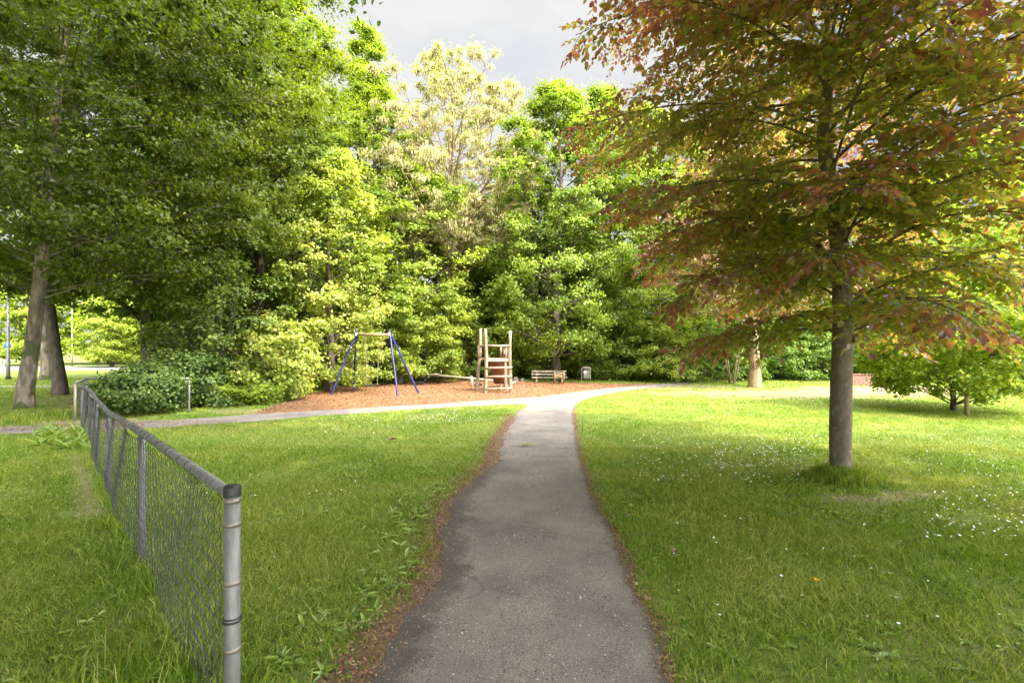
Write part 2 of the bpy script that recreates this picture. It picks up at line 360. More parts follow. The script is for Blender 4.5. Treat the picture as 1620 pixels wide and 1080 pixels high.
M['litter'] = leaf_mat("dry_litter", [(0.07, 0.038, 0.024), (0.20, 0.09, 0.05), (0.32, 0.17, 0.10), (0.45, 0.34, 0.22)], [0, .45, .85, 1], trans=0.1, gloss=0.02, gain=1.0)
M['chips'] = leaf_mat("wood_chips", [(0.105, 0.046, 0.021), (0.155, 0.075, 0.035), (0.19, 0.10, 0.05), (0.26, 0.17, 0.10)], [0, .4, .85, 1], trans=0.0, gloss=0.02)
M['grit'] = leaf_mat("path_grit", [(0.05, 0.045, 0.04), (0.16, 0.14, 0.12), (0.3, 0.27, 0.23), (0.5, 0.47, 0.42)], [0, .4, .85, 1], trans=0.0, gloss=0.02, gain=1.0)

L = {}
L['dark'] = leaf_mat("leaf_dark_green", [(0.045, 0.085, 0.010), (0.080, 0.135, 0.014), (0.13, 0.19, 0.022)], shift=[(0.065, 0.12, 0.012), (0.12, 0.18, 0.018)], trans=0.38)
L['ivy'] = leaf_mat('ivy_leaf', [(0.022, 0.050, 0.010), (0.045, 0.080, 0.014), (0.08, 0.125, 0.025)], trans=0.25, shift=[(0.035, 0.065, 0.010), (0.075, 0.115, 0.018)])
L['olive'] = leaf_mat("leaf_olive_green", [(0.035, 0.052, 0.002), (0.065, 0.088, 0.004), (0.10, 0.122, 0.007)], trans=0.5, shift=[(0.065, 0.095, 0.004), (0.13, 0.155, 0.008)], sscale=0.35)
L['blue'] = leaf_mat("leaf_cool_green", [(0.050, 0.082, 0.014), (0.085, 0.125, 0.022), (0.135, 0.175, 0.038)], trans=0.4, shift=[(0.075, 0.115, 0.012), (0.14, 0.18, 0.020)])
L['bright'] = leaf_mat("leaf_bright_green", [(0.115, 0.155, 0.014), (0.18, 0.225, 0.02), (0.26, 0.30, 0.035)], trans=0.44, shift=[(0.08, 0.125, 0.012), (0.15, 0.195, 0.02)], sscale=0.6)
L['mid'] = leaf_mat("leaf_mid_green", [(0.09, 0.135, 0.014), (0.15, 0.205, 0.021), (0.215, 0.265, 0.034)], trans=0.44, shift=[(0.07, 0.108, 0.011), (0.13, 0.18, 0.019)])
L['pale'] = leaf_mat("leaf_pale_green", [(0.16, 0.20, 0.035), (0.25, 0.285, 0.055), (0.38, 0.37, 0.10)], trans=0.4, shift=[(0.12, 0.175, 0.022), (0.21, 0.25, 0.04)])
L['yellow'] = leaf_mat("leaf_yellow_green", [(0.125, 0.185, 0.012), (0.18, 0.235, 0.018), (0.26, 0.29, 0.04), (0.33, 0.26, 0.09)], [0, .5, .93, 1], trans=0.5)
L['blossom'] = leaf_mat("locust_blossom", [(0.30, 0.24, 0.12), (0.40, 0.335, 0.185), (0.50, 0.44, 0.28)], trans=0.3, tint=(1.1, 1.05, 0.9), gloss=0.02, gain=1.0)
L['locust'] = leaf_mat("locust_leaf", [(0.14, 0.17, 0.03), (0.20, 0.23, 0.045), (0.27, 0.28, 0.07)], trans=0.45)
def copper_mat(name, purple, green, orange):
    """copper beech leaf: attribute 'sun' is the pigment (1 = purple sun leaves at the rim, 0 = bronze-green inner leaves)"""
    m, n, l, out = base_mat(name)
    g = n.new("ShaderNodeNewGeometry"); at = n.new("ShaderNodeAttribute"); at.attribute_name = "sun"
    a = ramp(n, green); b = ramp(n, purple); l.new(g.outputs['Random Per Island'], a.inputs[0]); l.new(g.outputs['Random Per Island'], b.inputs[0])
    mx_ = n.new("ShaderNodeMix"); mx_.data_type = 'RGBA'; l.new(at.outputs['Fac'], mx_.inputs[0]); l.new(a.outputs[0], mx_.inputs[6]); l.new(b.outputs[0], mx_.inputs[7])
    d = n.new("ShaderNodeBsdfDiffuse"); tr = n.new("ShaderNodeBsdfTranslucent"); gl = n.new("ShaderNodeBsdfGlossy"); gl.inputs['Roughness'].default_value = 0.38
    gl.inputs['Color'].default_value = (0.88, 0.88, 1, 1)
    to = ramp(n, [orange[0], orange[1], orange[2]]); l.new(g.outputs['Random Per Island'], to.inputs[0])
    tg = n.new("ShaderNodeMix"); tg.data_type = 'RGBA'; l.new(at.outputs['Fac'], tg.inputs[0])
    tgr = ramp(n, [(0.32, 0.40, 0.025), (0.46, 0.52, 0.035), (0.60, 0.50, 0.05)]); l.new(g.outputs['Random Per Island'], tgr.inputs[0])
    l.new(tgr.outputs[0], tg.inputs[6]); l.new(to.outputs[0], tg.inputs[7])
    l.new(mx_.outputs[2], d.inputs[0]); l.new(tg.outputs[2], tr.inputs[0])
    s1 = n.new("ShaderNodeMixShader"); s1.inputs[0].default_value = 0.6; l.new(d.outputs[0], s1.inputs[1]); l.new(tr.outputs[0], s1.inputs[2])
    s2 = n.new("ShaderNodeMixShader"); s2.inputs[0].default_value = 0.07; l.new(s1.outputs[0], s2.inputs[1]); l.new(gl.outputs[0], s2.inputs[2])
    l.new(s2.outputs[0], out.inputs[0])
    return m
L['copper'] = copper_mat("copper_leaf", [(0.085, 0.026, 0.036), (0.15, 0.048, 0.052), (0.24, 0.085, 0.075)], [(0.09, 0.125, 0.014), (0.16, 0.19, 0.02), (0.24, 0.19, 0.04)],
                         [(0.32, 0.075, 0.055), (0.50, 0.145, 0.065), (0.64, 0.27, 0.06)])
L['copper_far'] = copper_mat("copper_leaf_far", [(0.12, 0.065, 0.045), (0.19, 0.105, 0.07), (0.26, 0.17, 0.11)], [(0.12, 0.14, 0.03), (0.18, 0.18, 0.04), (0.24, 0.2, 0.06)],
                             [(0.28, 0.09, 0.04), (0.36, 0.15, 0.05), (0.42, 0.2, 0.06)])

# ---------------------------------------------------------------- ground layout (metres, camera at the origin looking +Y)
PL = [(-1.14, -3.0), (-0.89, 0.0)] + [gp(*p) for p in [(585,1080),(628,995),(658,956),(680,920),(700,884),(700,833),(709,799),(752,760),(781,735),(798,690),(813,662),(817,654),(829,646)]]
PR = [(0.29, -3.0), (0.54, 0.0)] + [gp(*p) for p in [(1050,1080),(1033,990),(999,927),(982,875),(956,824),(935,782),(922,743),(913,705),(907,668),(906,652),(910,640),(925,632),(957,624),(996,618),(1040,613),(1090,608)]]
CU = [(-24.0, 6.8)] + [gp(*p) for p in [(0,675),(110,674),(228,668),(400,655.5),(480,651),(720,637),(799,631),(858,627.5),(917,619.5),(977,612.5),(1040,607.5),(1100,603)]]
CLo = [(-24.0, 5.9)] + [gp(*p) for p in [(0,687),(110,684),(228,679),(400,667),(480,660),(720,644),(800,640.5),(829,640)]]
main_path = PL + [CLo[-1]] + [gp(860,628), gp(917,620), gp(977,613.5), gp(1040,608.5), gp(1090,604)] + PR[::-1]
cross_path = CU[:9] + [gp(858, 636)] + CLo[::-1]
mulch_poly = [gp(400,655.8)] + [gp(*p) for p in [(440,640),(480,626),(539,612),(618,606),(717,602),(805,602),(880,605),(933,606),(960,607),(1000,607.5),(1040,607.2)]] + CU[10:4:-1]

def refine(poly, step=0.12, amp=0.03, seed=0, closed=True):
    r = np.random.default_rng(seed); out = []
    n = len(poly)
    for i in range(n if closed else n - 1):
        a = np.array(poly[i]); b = np.array(poly[(i + 1) % n]); k = max(1, int(np.linalg.norm(b - a) / step))
        d = b - a; nn = np.array([-d[1], d[0]]) / (np.linalg.norm(d) + 1e-9)
        for j in range(k):
            q = a + d * j / k
            out.append(tuple(q + nn * (fbm(q[0], q[1], 1.6) - .5) * amp * 3 + nn * (fbm(q[0], q[1], 9) - .5) * amp))
    return out

def sheet(name, poly, z, m, label, kind='structure'):
    me = bpy.data.meshes.new(name)
    me.from_pydata([(x, y, z) for x, y in poly], [], [list(range(len(poly)))]); me.update()
    me.materials.append(m); o = bpy.data.objects.new(name, me); COL.objects.link(o)
    if me.polygons[0].normal.z < 0: me.flip_normals()
    return tag(o, label, kind=kind)

def grid_sheet(name, polys, z, m, label, step, edge_lines, attr):
    """fine grid clipped to polygons; vertex attribute = nearness to an edge"""
    allp = np.array([p for q in polys for p in q])
    return None

def dryness(x, y):
    """0 thick grass .. 1 bare straw-coloured ground"""
    def blob(cx, cy, rx, ry, s=1.0):
        d = ((x - cx) / rx) ** 2 + ((y - cy) / ry) ** 2
        return s * np.clip(1.3 - d + (fbm(x, y, 2.5) - .5) * 2.2 + (fbm(x, y, 9) - .5) * 1.2, 0, 1)
    v = np.zeros(len(x))
    v = np.maximum(v, blob(10.5, 17.5, 5.5, 1.9, 0.85))           # worn straw patch by the far lawn
    v = np.maximum(v, blob(15.5, 19.5, 4.5, 1.8, 0.9))
    v = np.maximum(v, blob(7.2, 20.8, 3.2, 1.6, 0.6))
    v = np.maximum(v, blob(3.75, 5.2, 0.5, 0.2, 0.75)); v = np.maximum(v, blob(4.4, 5.35, 0.4, 0.16, 0.6))          # bare patch before the beech
    v = np.maximum(v, blob(2.2, 2.62, 0.45, 0.22, 0.35))
    v = np.maximum(v, blob(3.0, 2.5, 0.6, 0.3, 0.35))
    v = np.maximum(v, blob(-12.5, 15.5, 4.0, 2.2, 0.45))          # shaded ground between the left trunks
    v = np.maximum(v, blob(-8.6, 10.7, 1.6, 0.5, 0.8))            # trodden gap at the fence end
    v = np.maximum(v, blob(-6.4, 12.6, 1.9, 0.6, 0.6))
    v = np.maximum(v, 0.9 * np.clip(1 - dist_line([(-4.1, 4.7), (-5.4, 6.1), (-6.6, 7.3)], x, y) / 0.16, 0, 1))
    return np.clip(v, 0, 1)

# ground: fine grid near, coarse out to the horizon
xs = np.concatenate([np.linspace(-600, -30, 12)[:-1], np.arange(-30, 30.01, 0.2), np.linspace(30, 600, 12)[1:]])
ys = np.concatenate([np.linspace(-400, -6, 8)[:-1], np.arange(-6, 34.01, 0.2), np.linspace(34, 900, 14)[1:]])
GX, GY = np.meshgrid(xs, ys)
mb = MB(); nx_, ny_ = len(xs), len(ys)
ii, jj = np.meshgrid(np.arange(nx_ - 1), np.arange(ny_ - 1)); k0 = jj * nx_ + ii
mb.add(np.stack([GX.ravel(), GY.ravel(), np.zeros(GX.size)], 1), np.stack([k0, k0 + 1, k0 + nx_ + 1, k0 + nx_], -1).reshape(-1, 4), a=dryness(GX.ravel(), GY.ravel()))
tag(mb.build('ground', M['soil'], attr='dry'), kind='structure')

# dirt margins, paths, mulch bed, road far left: sheets 4 mm apart
mpr = refine(main_path, amp=0.05)
marg = [(x - 0.17 * (1 if x < 0.6 and y < 12 else 0) * (0.35 + 1.5 * fbm(x, y, 1.7)), y) for x, y in refine(PL[:-2], amp=0.09, closed=False)] + \
       [(x + 0.10 * (fbm(x, y, 2.3) - .1), y) for x, y in refine(PR[:-4], amp=0.04, closed=False)][::-1]
sheet('path_verge', marg, 0.004, M['dirt'], 'brown litter strewn verge along both edges of the path')
cx_out = [(x, y + 0.10) for x, y in CU[:5]] + [(x, y - 0.10) for x, y in CLo[:5]][::-1]
sheet('trodden_strip', refine(cx_out, amp=0.12), 0.003, M['dirt'], 'trodden earth along the cross path')
sheet('cross_path', refine(cross_path, amp=0.03), 0.008, M['asphalt'], 'narrow grey path crossing in front of the playground')

# main path as a strip of cross sections with an 'edge' attribute
mb = MB()
def at_y(line, y):
    ly = np.array([p[1] for p in line]); lx = np.array([p[0] for p in line]); return np.interp(y, ly, lx)
ymax = gp(829, 646)[1]
yy = np.concatenate([np.arange(-3, ymax, 0.08), [ymax]])
lx = at_y(PL, yy) + (fbm(yy, yy * 0, 2.6) - .5) * 0.2 + (fbm(yy, yy * 0 + 9, 11.0) - .5) * 0.06
rx = at_y(PR, yy) + (fbm(yy, yy * 0 + 3, 3.0) - .5) * 0.07 + (fbm(yy, yy * 0 + 5, 11.0) - .5) * 0.04
K = 15; u = np.linspace(0, 1, K)
X = lx[:, None] + (rx - lx)[:, None] * u[None]; Y = np.repeat(yy[:, None], K, 1)
zc = 0.012 + 0.012 * (1 - (2 * u[None] - 1) ** 2) + 0 * X
dl = X - lx[:, None]; dr = rx[:, None] - X
edge = np.clip(1 - dl / 0.42, 0, 1) * np.clip((8.5 - Y) / 3, 0.25, 1) + 0.6 * np.clip(1 - dr / 0.16, 0, 1)
i = np.arange(len(yy) - 1)[:, None] * K; j = np.arange(K - 1)[None]
mb.add(np.stack([X, Y, zc], -1), np.stack([i + j, i + j + 1, i + K + j + 1, i + K + j], -1).reshape(-1, 4), a=np.clip(edge, 0, 1).ravel())
tag(mb.build('path', M['asphalt'], attr='edge', smooth=True), 'worn grey asphalt path running from the foreground to the playground', kind='structure')
junction = [(lx[-1], ymax), (rx[-1], ymax)] + PR[-7:] + [gp(1090,604)] + CU[11:8:-1] + [gp(850, 628.5), gp(836, 637)]
sheet('path_junction', refine(junction, amp=0.02), 0.0125, M['asphalt'], 'pale junction where the path meets the cross path')
sheet('mulch_bed', refine(mulch_poly, amp=0.12), 0.006, M['mulch'], 'orange wood chip bed under the playground')
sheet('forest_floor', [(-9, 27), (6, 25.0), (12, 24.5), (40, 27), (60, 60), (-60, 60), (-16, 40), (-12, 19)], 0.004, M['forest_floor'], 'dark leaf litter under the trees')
sheet('road', [(-80, 34), (-14, 38), (-14, 47), (-80, 44)], 0.008, M['road'], 'grey road beyond the left trees')
sheet('pavement', [(-60, 19.6), (-18, 20.6), (-16, 21.6), (-60, 21.0)], 0.008, M['slab'], 'grey footpath strip behind the left trunks')
sheet('parking_area', [(27, 27), (60, 25), (60, 33), (29, 33)], 0.008, M['road'], 'grey paved area beyond the right lawn')

# ---------------------------------------------------------------- grass
rng = np.random.default_rng(11)
def grass_patch(n, x0, x1, y0, y1, hmin, hmax, w, seg=2, dens=None, bend=0.5):
    x = rng.uniform(x0, x1, n); y = rng.uniform(y0, y1, n)
    keep = np.abs(x) < y * 1.14 + 1.6
    x, y = x[keep], y[keep]
    jx = x + rng.normal(0, 0.025, len(x)); jy = y + rng.normal(0, 0.025, len(x))
    bad = inside(main_path, jx, jy) | inside(cross_path, jx, jy) | inside(mulch_poly, jx, jy)
    d = dryness(x, y)
    pd = np.minimum(dist_line(PL, x, y) / (0.10 + 0.30 * fbm(x, y, 1.7)), dist_line(PR, x, y) / (0.05 + 0.10 * fbm(x, y, 2.1)))
    p = np.clip(1 - d * 1.12, 0.03, 1) * np.clip(pd - 0.15, 0.16, 1) * np.clip(fbm(x, y, 3.1) * 1.9 - .15, .22, 1)
    keep = ~bad & (rng.random(len(x)) < p)
    if dens is not None: keep &= dens(x, y)
    return x[keep], y[keep], d[keep]
def blades(mb, x, y, h, w, seg=2, lean=0.55):
    n = len(x); a = rng.uniform(0, 2 * math.pi, n); la = rng.uniform(0, 2 * math.pi, n)
    l = rng.uniform(0.1, 1, n) ** 1.2 * lean * h
    dx, dy = np.cos(a) * w / 2, np.sin(a) * w / 2; lx_, ly_ = np.cos(la) * l, np.sin(la) * l
    z0 = np.zeros(n)
    if seg == 1:
        v = np.stack([np.stack([x - dx, y - dy, z0], 1), np.stack([x + dx, y + dy, z0], 1), np.stack([x + lx_, y + ly_, h], 1)], 1)
        mb.add(v, t=np.arange(n * 3).reshape(-1, 3))
    else:
        v = np.stack([np.stack([x - dx, y - dy, z0], 1), np.stack([x + dx, y + dy, z0], 1),
                      np.stack([x + dx * .8 + lx_ * .35, y + dy * .8 + ly_ * .35, h * .62], 1), np.stack([x - dx * .8 + lx_ * .35, y - dy * .8 + ly_ * .35, h * .62], 1),
                      np.stack([x + lx_ * 1.15, y + ly_ * 1.15, h * .96], 1)], 1)
        b = np.arange(n)[:, None] * 5
        mb.add(v, q=(b + np.array([0, 1, 2, 3])), t=(b + np.array([3, 2, 4])))
mb = MB()
for (y0, y1, dens, h0, h1, w, seg) in [(0.3, 4.5, 9500, .018, .055, .0042, 2), (4.5, 8, 3600, .02, .055, .0065, 2), (8, 13, 1300, .025, .06, .010, 1), (13, 19, 480, .03, .065, .016, 1), (19, 27, 190, .03, .07, .028, 1)]:
    x1 = y1 * 1.14 + 1.6
    x, y, d = grass_patch(int(2 * x1 * (y1 - y0) * dens), -x1, x1, y0, y1, h0, h1, w)
    tall = np.clip(fbm(x, y, 1.1) * 1.6 - .3, 0.2, 1.3)
    h = rng.uniform(h0, h1, len(x)) * (0.6 + tall * 0.75) * (1 - 0.5 * d)
    blades(mb, x, y, h, w * rng.uniform(.6, 1.6, len(x)), seg, 1.9)
tag(mb.build('grass', M['grass']), 'green mown grass with thicker and thinner patches', kind='stuff')

def tuft(mb, cx, cy, r, n, h0, h1, w=0.006, lean=0.8):
    a = rng.uniform(0, 2 * math.pi, n); q = r * np.sqrt(rng.random(n))
    x, y = cx + q * np.cos(a), cy + q * np.sin(a); h = rng.uniform(h0, h1, n)
    blades(mb, x, y, h, w * rng.uniform(.7, 1.3, n), 2, lean)
mb = MB()
for k in range(900):   # ring of uncut grass at the beech foot
    a = rng.uniform(0, 2 * math.pi); q = 0.12 + abs(rng.normal(0, 0.13))
    tuft(mb, 4.09 + q * math.cos(a) * 1.25, 5.98 + q * math.sin(a) * .9, 0.035, 5, .08, .32 * max(.25, 1.05 - q * 1.8), .007, .6)
for k in range(900):   # along the fence foot
    t = rng.random() ** 1.3; x = -1.18 - t * 7.6; y = 2.04 + t * 7.8
    off = rng.normal(0, 0.09); tuft(mb, x + off, y + off, 0.05, 4, .05, .15, .005, 1.0)
for k in range(240):   # a wild corner before the near post
    tuft(mb, -1.75 + rng.normal(0, .28), 2.15 + rng.normal(0, .2), 0.05, 5, .06, .22, .005, 1.0)
for k in range(160):
    tuft(mb, rng.uniform(-16, -10.2), 11.0 + rng.normal(0, .45), 0.08, 8, .08, .22, .012, .7)
tag(mb.build('tall_grass', M['grass']), 'uncut tufts of long grass at the trunk foot and along the fence', kind='stuff')

# ---------------------------------------------------------------- small things on the ground
def rand_quads(mb, P, size, asp, tilt=0.5, r=rng):
    n = len(P); a = r.uniform(0, 2 * math.pi, n); t1 = np.stack([np.cos(a), np.sin(a), r.normal(0, tilt * .5, n)], 1)
    t2 = np.stack([-np.sin(a), np.cos(a), r.normal(0, tilt, n)], 1)
    s = size * r.uniform(.6, 1.4, n)
    A = t1 * s[:, None] / 2; B = t2 * (s * asp)[:, None] / 2
    v = np.stack([P - A, P - .3 * A + B, P + A, P + .2 * A - B], 1)
    mb.add(v, q=np.arange(n * 4).reshape(-1, 4))
# litter along the path
mb = MB(); n = 15000
y = rng.uniform(0.5, 12, n) ** 1.0; side = rng.random(n) < 0.7
x = np.where(side, at_y(PL, y) + rng.normal(-0.06, 0.10, n) - 0.12 * fbm(y, y * 0, 1.5), at_y(PR, y) + rng.normal(0.04, 0.045, n))
rand_quads(mb, np.stack([x, y, np.full(n, 0.022) + rng.random(n) * 0.008], 1), 0.022, 0.35)
n = 5000; y = rng.uniform(9.2, 10.6, n); x = rng.uniform(-14, -5, n)
rand_quads(mb, np.stack([x, y + 0.3, np.full(n, 0.02)], 1), 0.03, 0.4)
tag(mb.build('leaf_litter', M['litter']), 'brown dry flakes gathered along the path edges', kind='stuff')
mb = MB(); n = 9000
y = rng.uniform(0.8, 9, n); u_ = rng.random(n); x = at_y(PL, y) * (1 - u_) + at_y(PR, y) * u_
rand_quads(mb, np.stack([x, y, 0.027 + rng.random(n) * 0.003], 1), 0.010, 0.7, 0.3)
for k in range(26):     # swept up crumbs in little drifts
    yk = rng.uniform(1.8, 8); uk = rng.uniform(.08, .92); n = 90; xk = float(at_y(PL, yk) * (1 - uk) + at_y(PR, yk) * uk)
    rand_quads(mb, np.stack([xk + rng.normal(0, .09, n), yk + rng.normal(0, .05, n), np.full(n, .029)], 1), 0.013, 0.5, 0.5)
tag(mb.build('path_grit', M['grit']), 'loose grit and crumbs on the asphalt', kind='stuff')
mb = MB(); n = 130000
x = rng.uniform(-9.5, 8, n); y = rng.uniform(11, 27, n); k = inside(mulch_poly, x, y)
x, y = x[k], y[k]; n = len(x)
rand_quads(mb, np.stack([x, y, 0.012 + rng.random(n) * 0.02 + 0.03 * fbm(x, y, 1.3)], 1), 0.052, 0.45, 0.3)
tag(mb.build('wood_chips', M['chips']), 'loose orange wood chips covering the playground bed', kind='stuff')

# daisies: white flecks in drifts
mb = MB(); P = []
for (px0, px1, py0, py1, n) in [(640, 770, 650, 672, 260), (500, 640, 664, 690, 90), (1000, 1310, 690, 768, 520), (1120, 1260, 705, 745, 240), (1460, 1620, 770, 860, 150), (1380, 1620, 690, 760, 130), (1030, 1200, 640, 690, 90), (930, 1600, 780, 1000, 60), (250, 620, 690, 800, 40)]:
    for k in range(n):
        q = gp(rng.uniform(px0, px1), rng.uniform(py0, py1)); (P.append((q[0], q[1], rng.uniform(.04, .065))) if not (at_y(PL, q[1]) - .1 < q[0] < at_y(PR, q[1]) + .15 and q[1] < 12) else None)
P = np.array(P)
a = np.arange(6) * math.pi / 3
tl = rng.normal(0, .35, (len(P), 2)); rr = rng.uniform(.006, .0105, len(P))
v = P[:, None] + np.stack([np.cos(a)[None] * rr[:, None], np.sin(a)[None] * rr[:, None], np.cos(a)[None] * rr[:, None] * tl[:, :1] + np.sin(a)[None] * rr[:, None] * tl[:, 1:]], -1)
b = np.arange(len(P))[:, None] * 6
mb.add(v, q=np.vstack([b + np.array([0, 1, 2, 3]), b + np.array([0, 3, 4, 5])]))
tag(mb.build('daisies', M['daisy']), 'small white daisies scattered in drifts over the lawn', kind='stuff')

def leaf_verts(P, T, N, ln, wd, curl=0.15, fold=0.15):
    """six-point ovate leaves: P base, T direction, N normal (all Nx3)"""
    S = np.cross(T, N); S /= np.linalg.norm(S, axis=1)[:, None] + 1e-9
    N = np.cross(S, T); l = ln[:, None]; w = wd[:, None]
    v = np.stack([P, P + T * l * .32 + S * w * .46 + N * w * fold, P + T * l * .70 + S * w * .38 + N * w * fold - N * l * curl * .5, P + T * l - N * l * curl,
                  P + T * l * .70 - S * w * .38 + N * w * fold - N * l * curl * .5, P + T * l * .32 - S * w * .46 + N * w * fold], 1)
    b = np.arange(len(P))[:, None] * 6
    return v, np.vstack([b + np.array([0, 1, 2, 3]), b + np.array([0, 3, 4, 5])])
def rosettes(mb, C, nl, l0, l1, up=0.5, wr=0.3):
    P, T, ln = [], [], []
    for (cx, cy) in C:
        a0 = rng.uniform(0, 6.28)
        for k in range(nl):
            a = a0 + k * 6.28 / nl + rng.normal(0, .3); e = rng.uniform(.1, up)
            P.append((cx, cy, 0.01)); T.append((math.cos(a) * math.cos(e), math.sin(a) * math.cos(e), math.sin(e))); ln.append(rng.uniform(l0, l1))
    P, T, ln = np.array(P), np.array(T), np.array(ln)
    N = np.tile([0, 0, 1.0], (len(P), 1)) + rng.normal(0, .2, (len(P), 3))
    v, q = leaf_verts(P, T, N, ln, ln * wr, .35, .2); mb.add(v, q)
mb = MB()
C = []
for k in range(70):
    yk = rng.uniform(2.3, 6.0); C.append((float(at_y(PL, yk)) - rng.uniform(.12, .55), yk))
rosettes(mb, C, 8, .04, .10, .9, .28)
C = [(rng.uniform(-1.2 * q, 1.2 * q), q) for q in rng.uniform(1.8, 8, 900)]
C = [c for c in C if not (at_y(PL, c[1]) - .1 < c[0] < at_y(PR, c[1]) + .1)]
rosettes(mb, C, 6, .02, .055, .7, .4)
C = [gp(rng.uniform(45, 145), rng.uniform(682, 712)) for k in range(38)]
rosettes(mb, C, 11, .10, .28, 1.3, .13)
tag(mb.build('broadleaf_weeds', M['weed']), 'broad leaved weeds and plantain among the grass', kind='stuff')

def dandelion():
    e = empty('dandelion', (*gp(1291, 935), 0), 'single yellow dandelion flower in the right foreground lawn', 'flower')
    m1 = MB(); m1.tube([(0, 0, 0), (.004, .002, .04), (.006, .004, .075)], .0018, 6); m1.build('stem', M['weed'], e)
    m2 = MB()
    for ring, (n_, r_, z_) in enumerate([(16, .019, .078), (12, .013, .083), (8, .007, .086)]):
        for k in range(n_):
            a_ = k * 6.283 / n_ + ring; c_, s_ = math.cos(a_), math.sin(a_)
            m2.add([(.006, .004, z_ - .004), (.006 + c_ * r_ * .7 - s_ * .003, .004 + s_ * r_ * .7 + c_ * .003, z_), (.006 + c_ * r_, .004 + s_ * r_, z_ + .003), (.006 + c_ * r_ * .7 + s_ * .003, .004 + s_ * r_ * .7 - c_ * .003, z_)], [(0, 1, 2, 3)])
    m2.build('flower_head', M['dandelion'], e)
dandelion()
def twig_on_path():
    e = empty('fallen_twig', (*gp(834, 709), 0.024), 'small leafy twig lying on the middle of the path', 'twig')
    m1 = MB(); m1.tube([(-.16, 0, .01), (-.03, .01, .02), (.12, -.02, .03)], [.004, .003, .002], 6); m1.build('stem', M['bark_dark'], e)
    m2 = MB(); n_ = 9; P_ = np.array([(-.1 + .03 * k, .005, .02) for k in range(n_)])
    T_ = np.array([(math.cos(a_), math.sin(a_), .35) for a_ in rng.uniform(0, 6.28, n_)]); T_ /= np.linalg.norm(T_, axis=1)[:, None]
    v_, q_ = leaf_verts(P_, T_, np.tile([0, 0, 1.0], (n_, 1)), np.full(n_, .08), np.full(n_, .05)); m2.add(v_, q_); m2.build('leaf', L['mid'], e)
twig_on_path()
for (px, py, lab) in [(615, 700, 'pale dry leaf lying alone on the left lawn'), (1063, 882, 'curled brown leaf on the grass right of the path'), (990, 825, 'small pale leaf standing in the grass at the right path edge')]:
    m1 = MB(); c = gp(px, py); P_ = np.array([(0, 0, 0.0), (.02, .02, .01)]); T_ = np.array([(.8, .3, .35), (-.6, .5, .4)]); T_ /= np.linalg.norm(T_, axis=1)[:, None]
    s_ = 0.9 if py > 750 else 2.0
    v_, q_ = leaf_verts(P_, T_, np.tile([0, 0, 1.0], (2, 1)), np.array([.07, .05]) * s_, np.array([.045, .035]) * s_, .3, .3); m1.add(v_, q_)
    o = m1.build('fallen_leaf', M['dead_leaf']); o.location = (c[0], c[1], 0.045); tag(o, lab, 'leaf')
m1 = MB(); m1.tube([(0, 0, -.05), (.005, 0, .12), (-.004, .01, .30)], [.006, .005, .004], 6)
o = m1.build('marker_stick', M['bark_dark']); o.location = (*gp(921, 684), 0); tag(o, 'thin dark stick upright in the grass at the right path edge', 'stick')

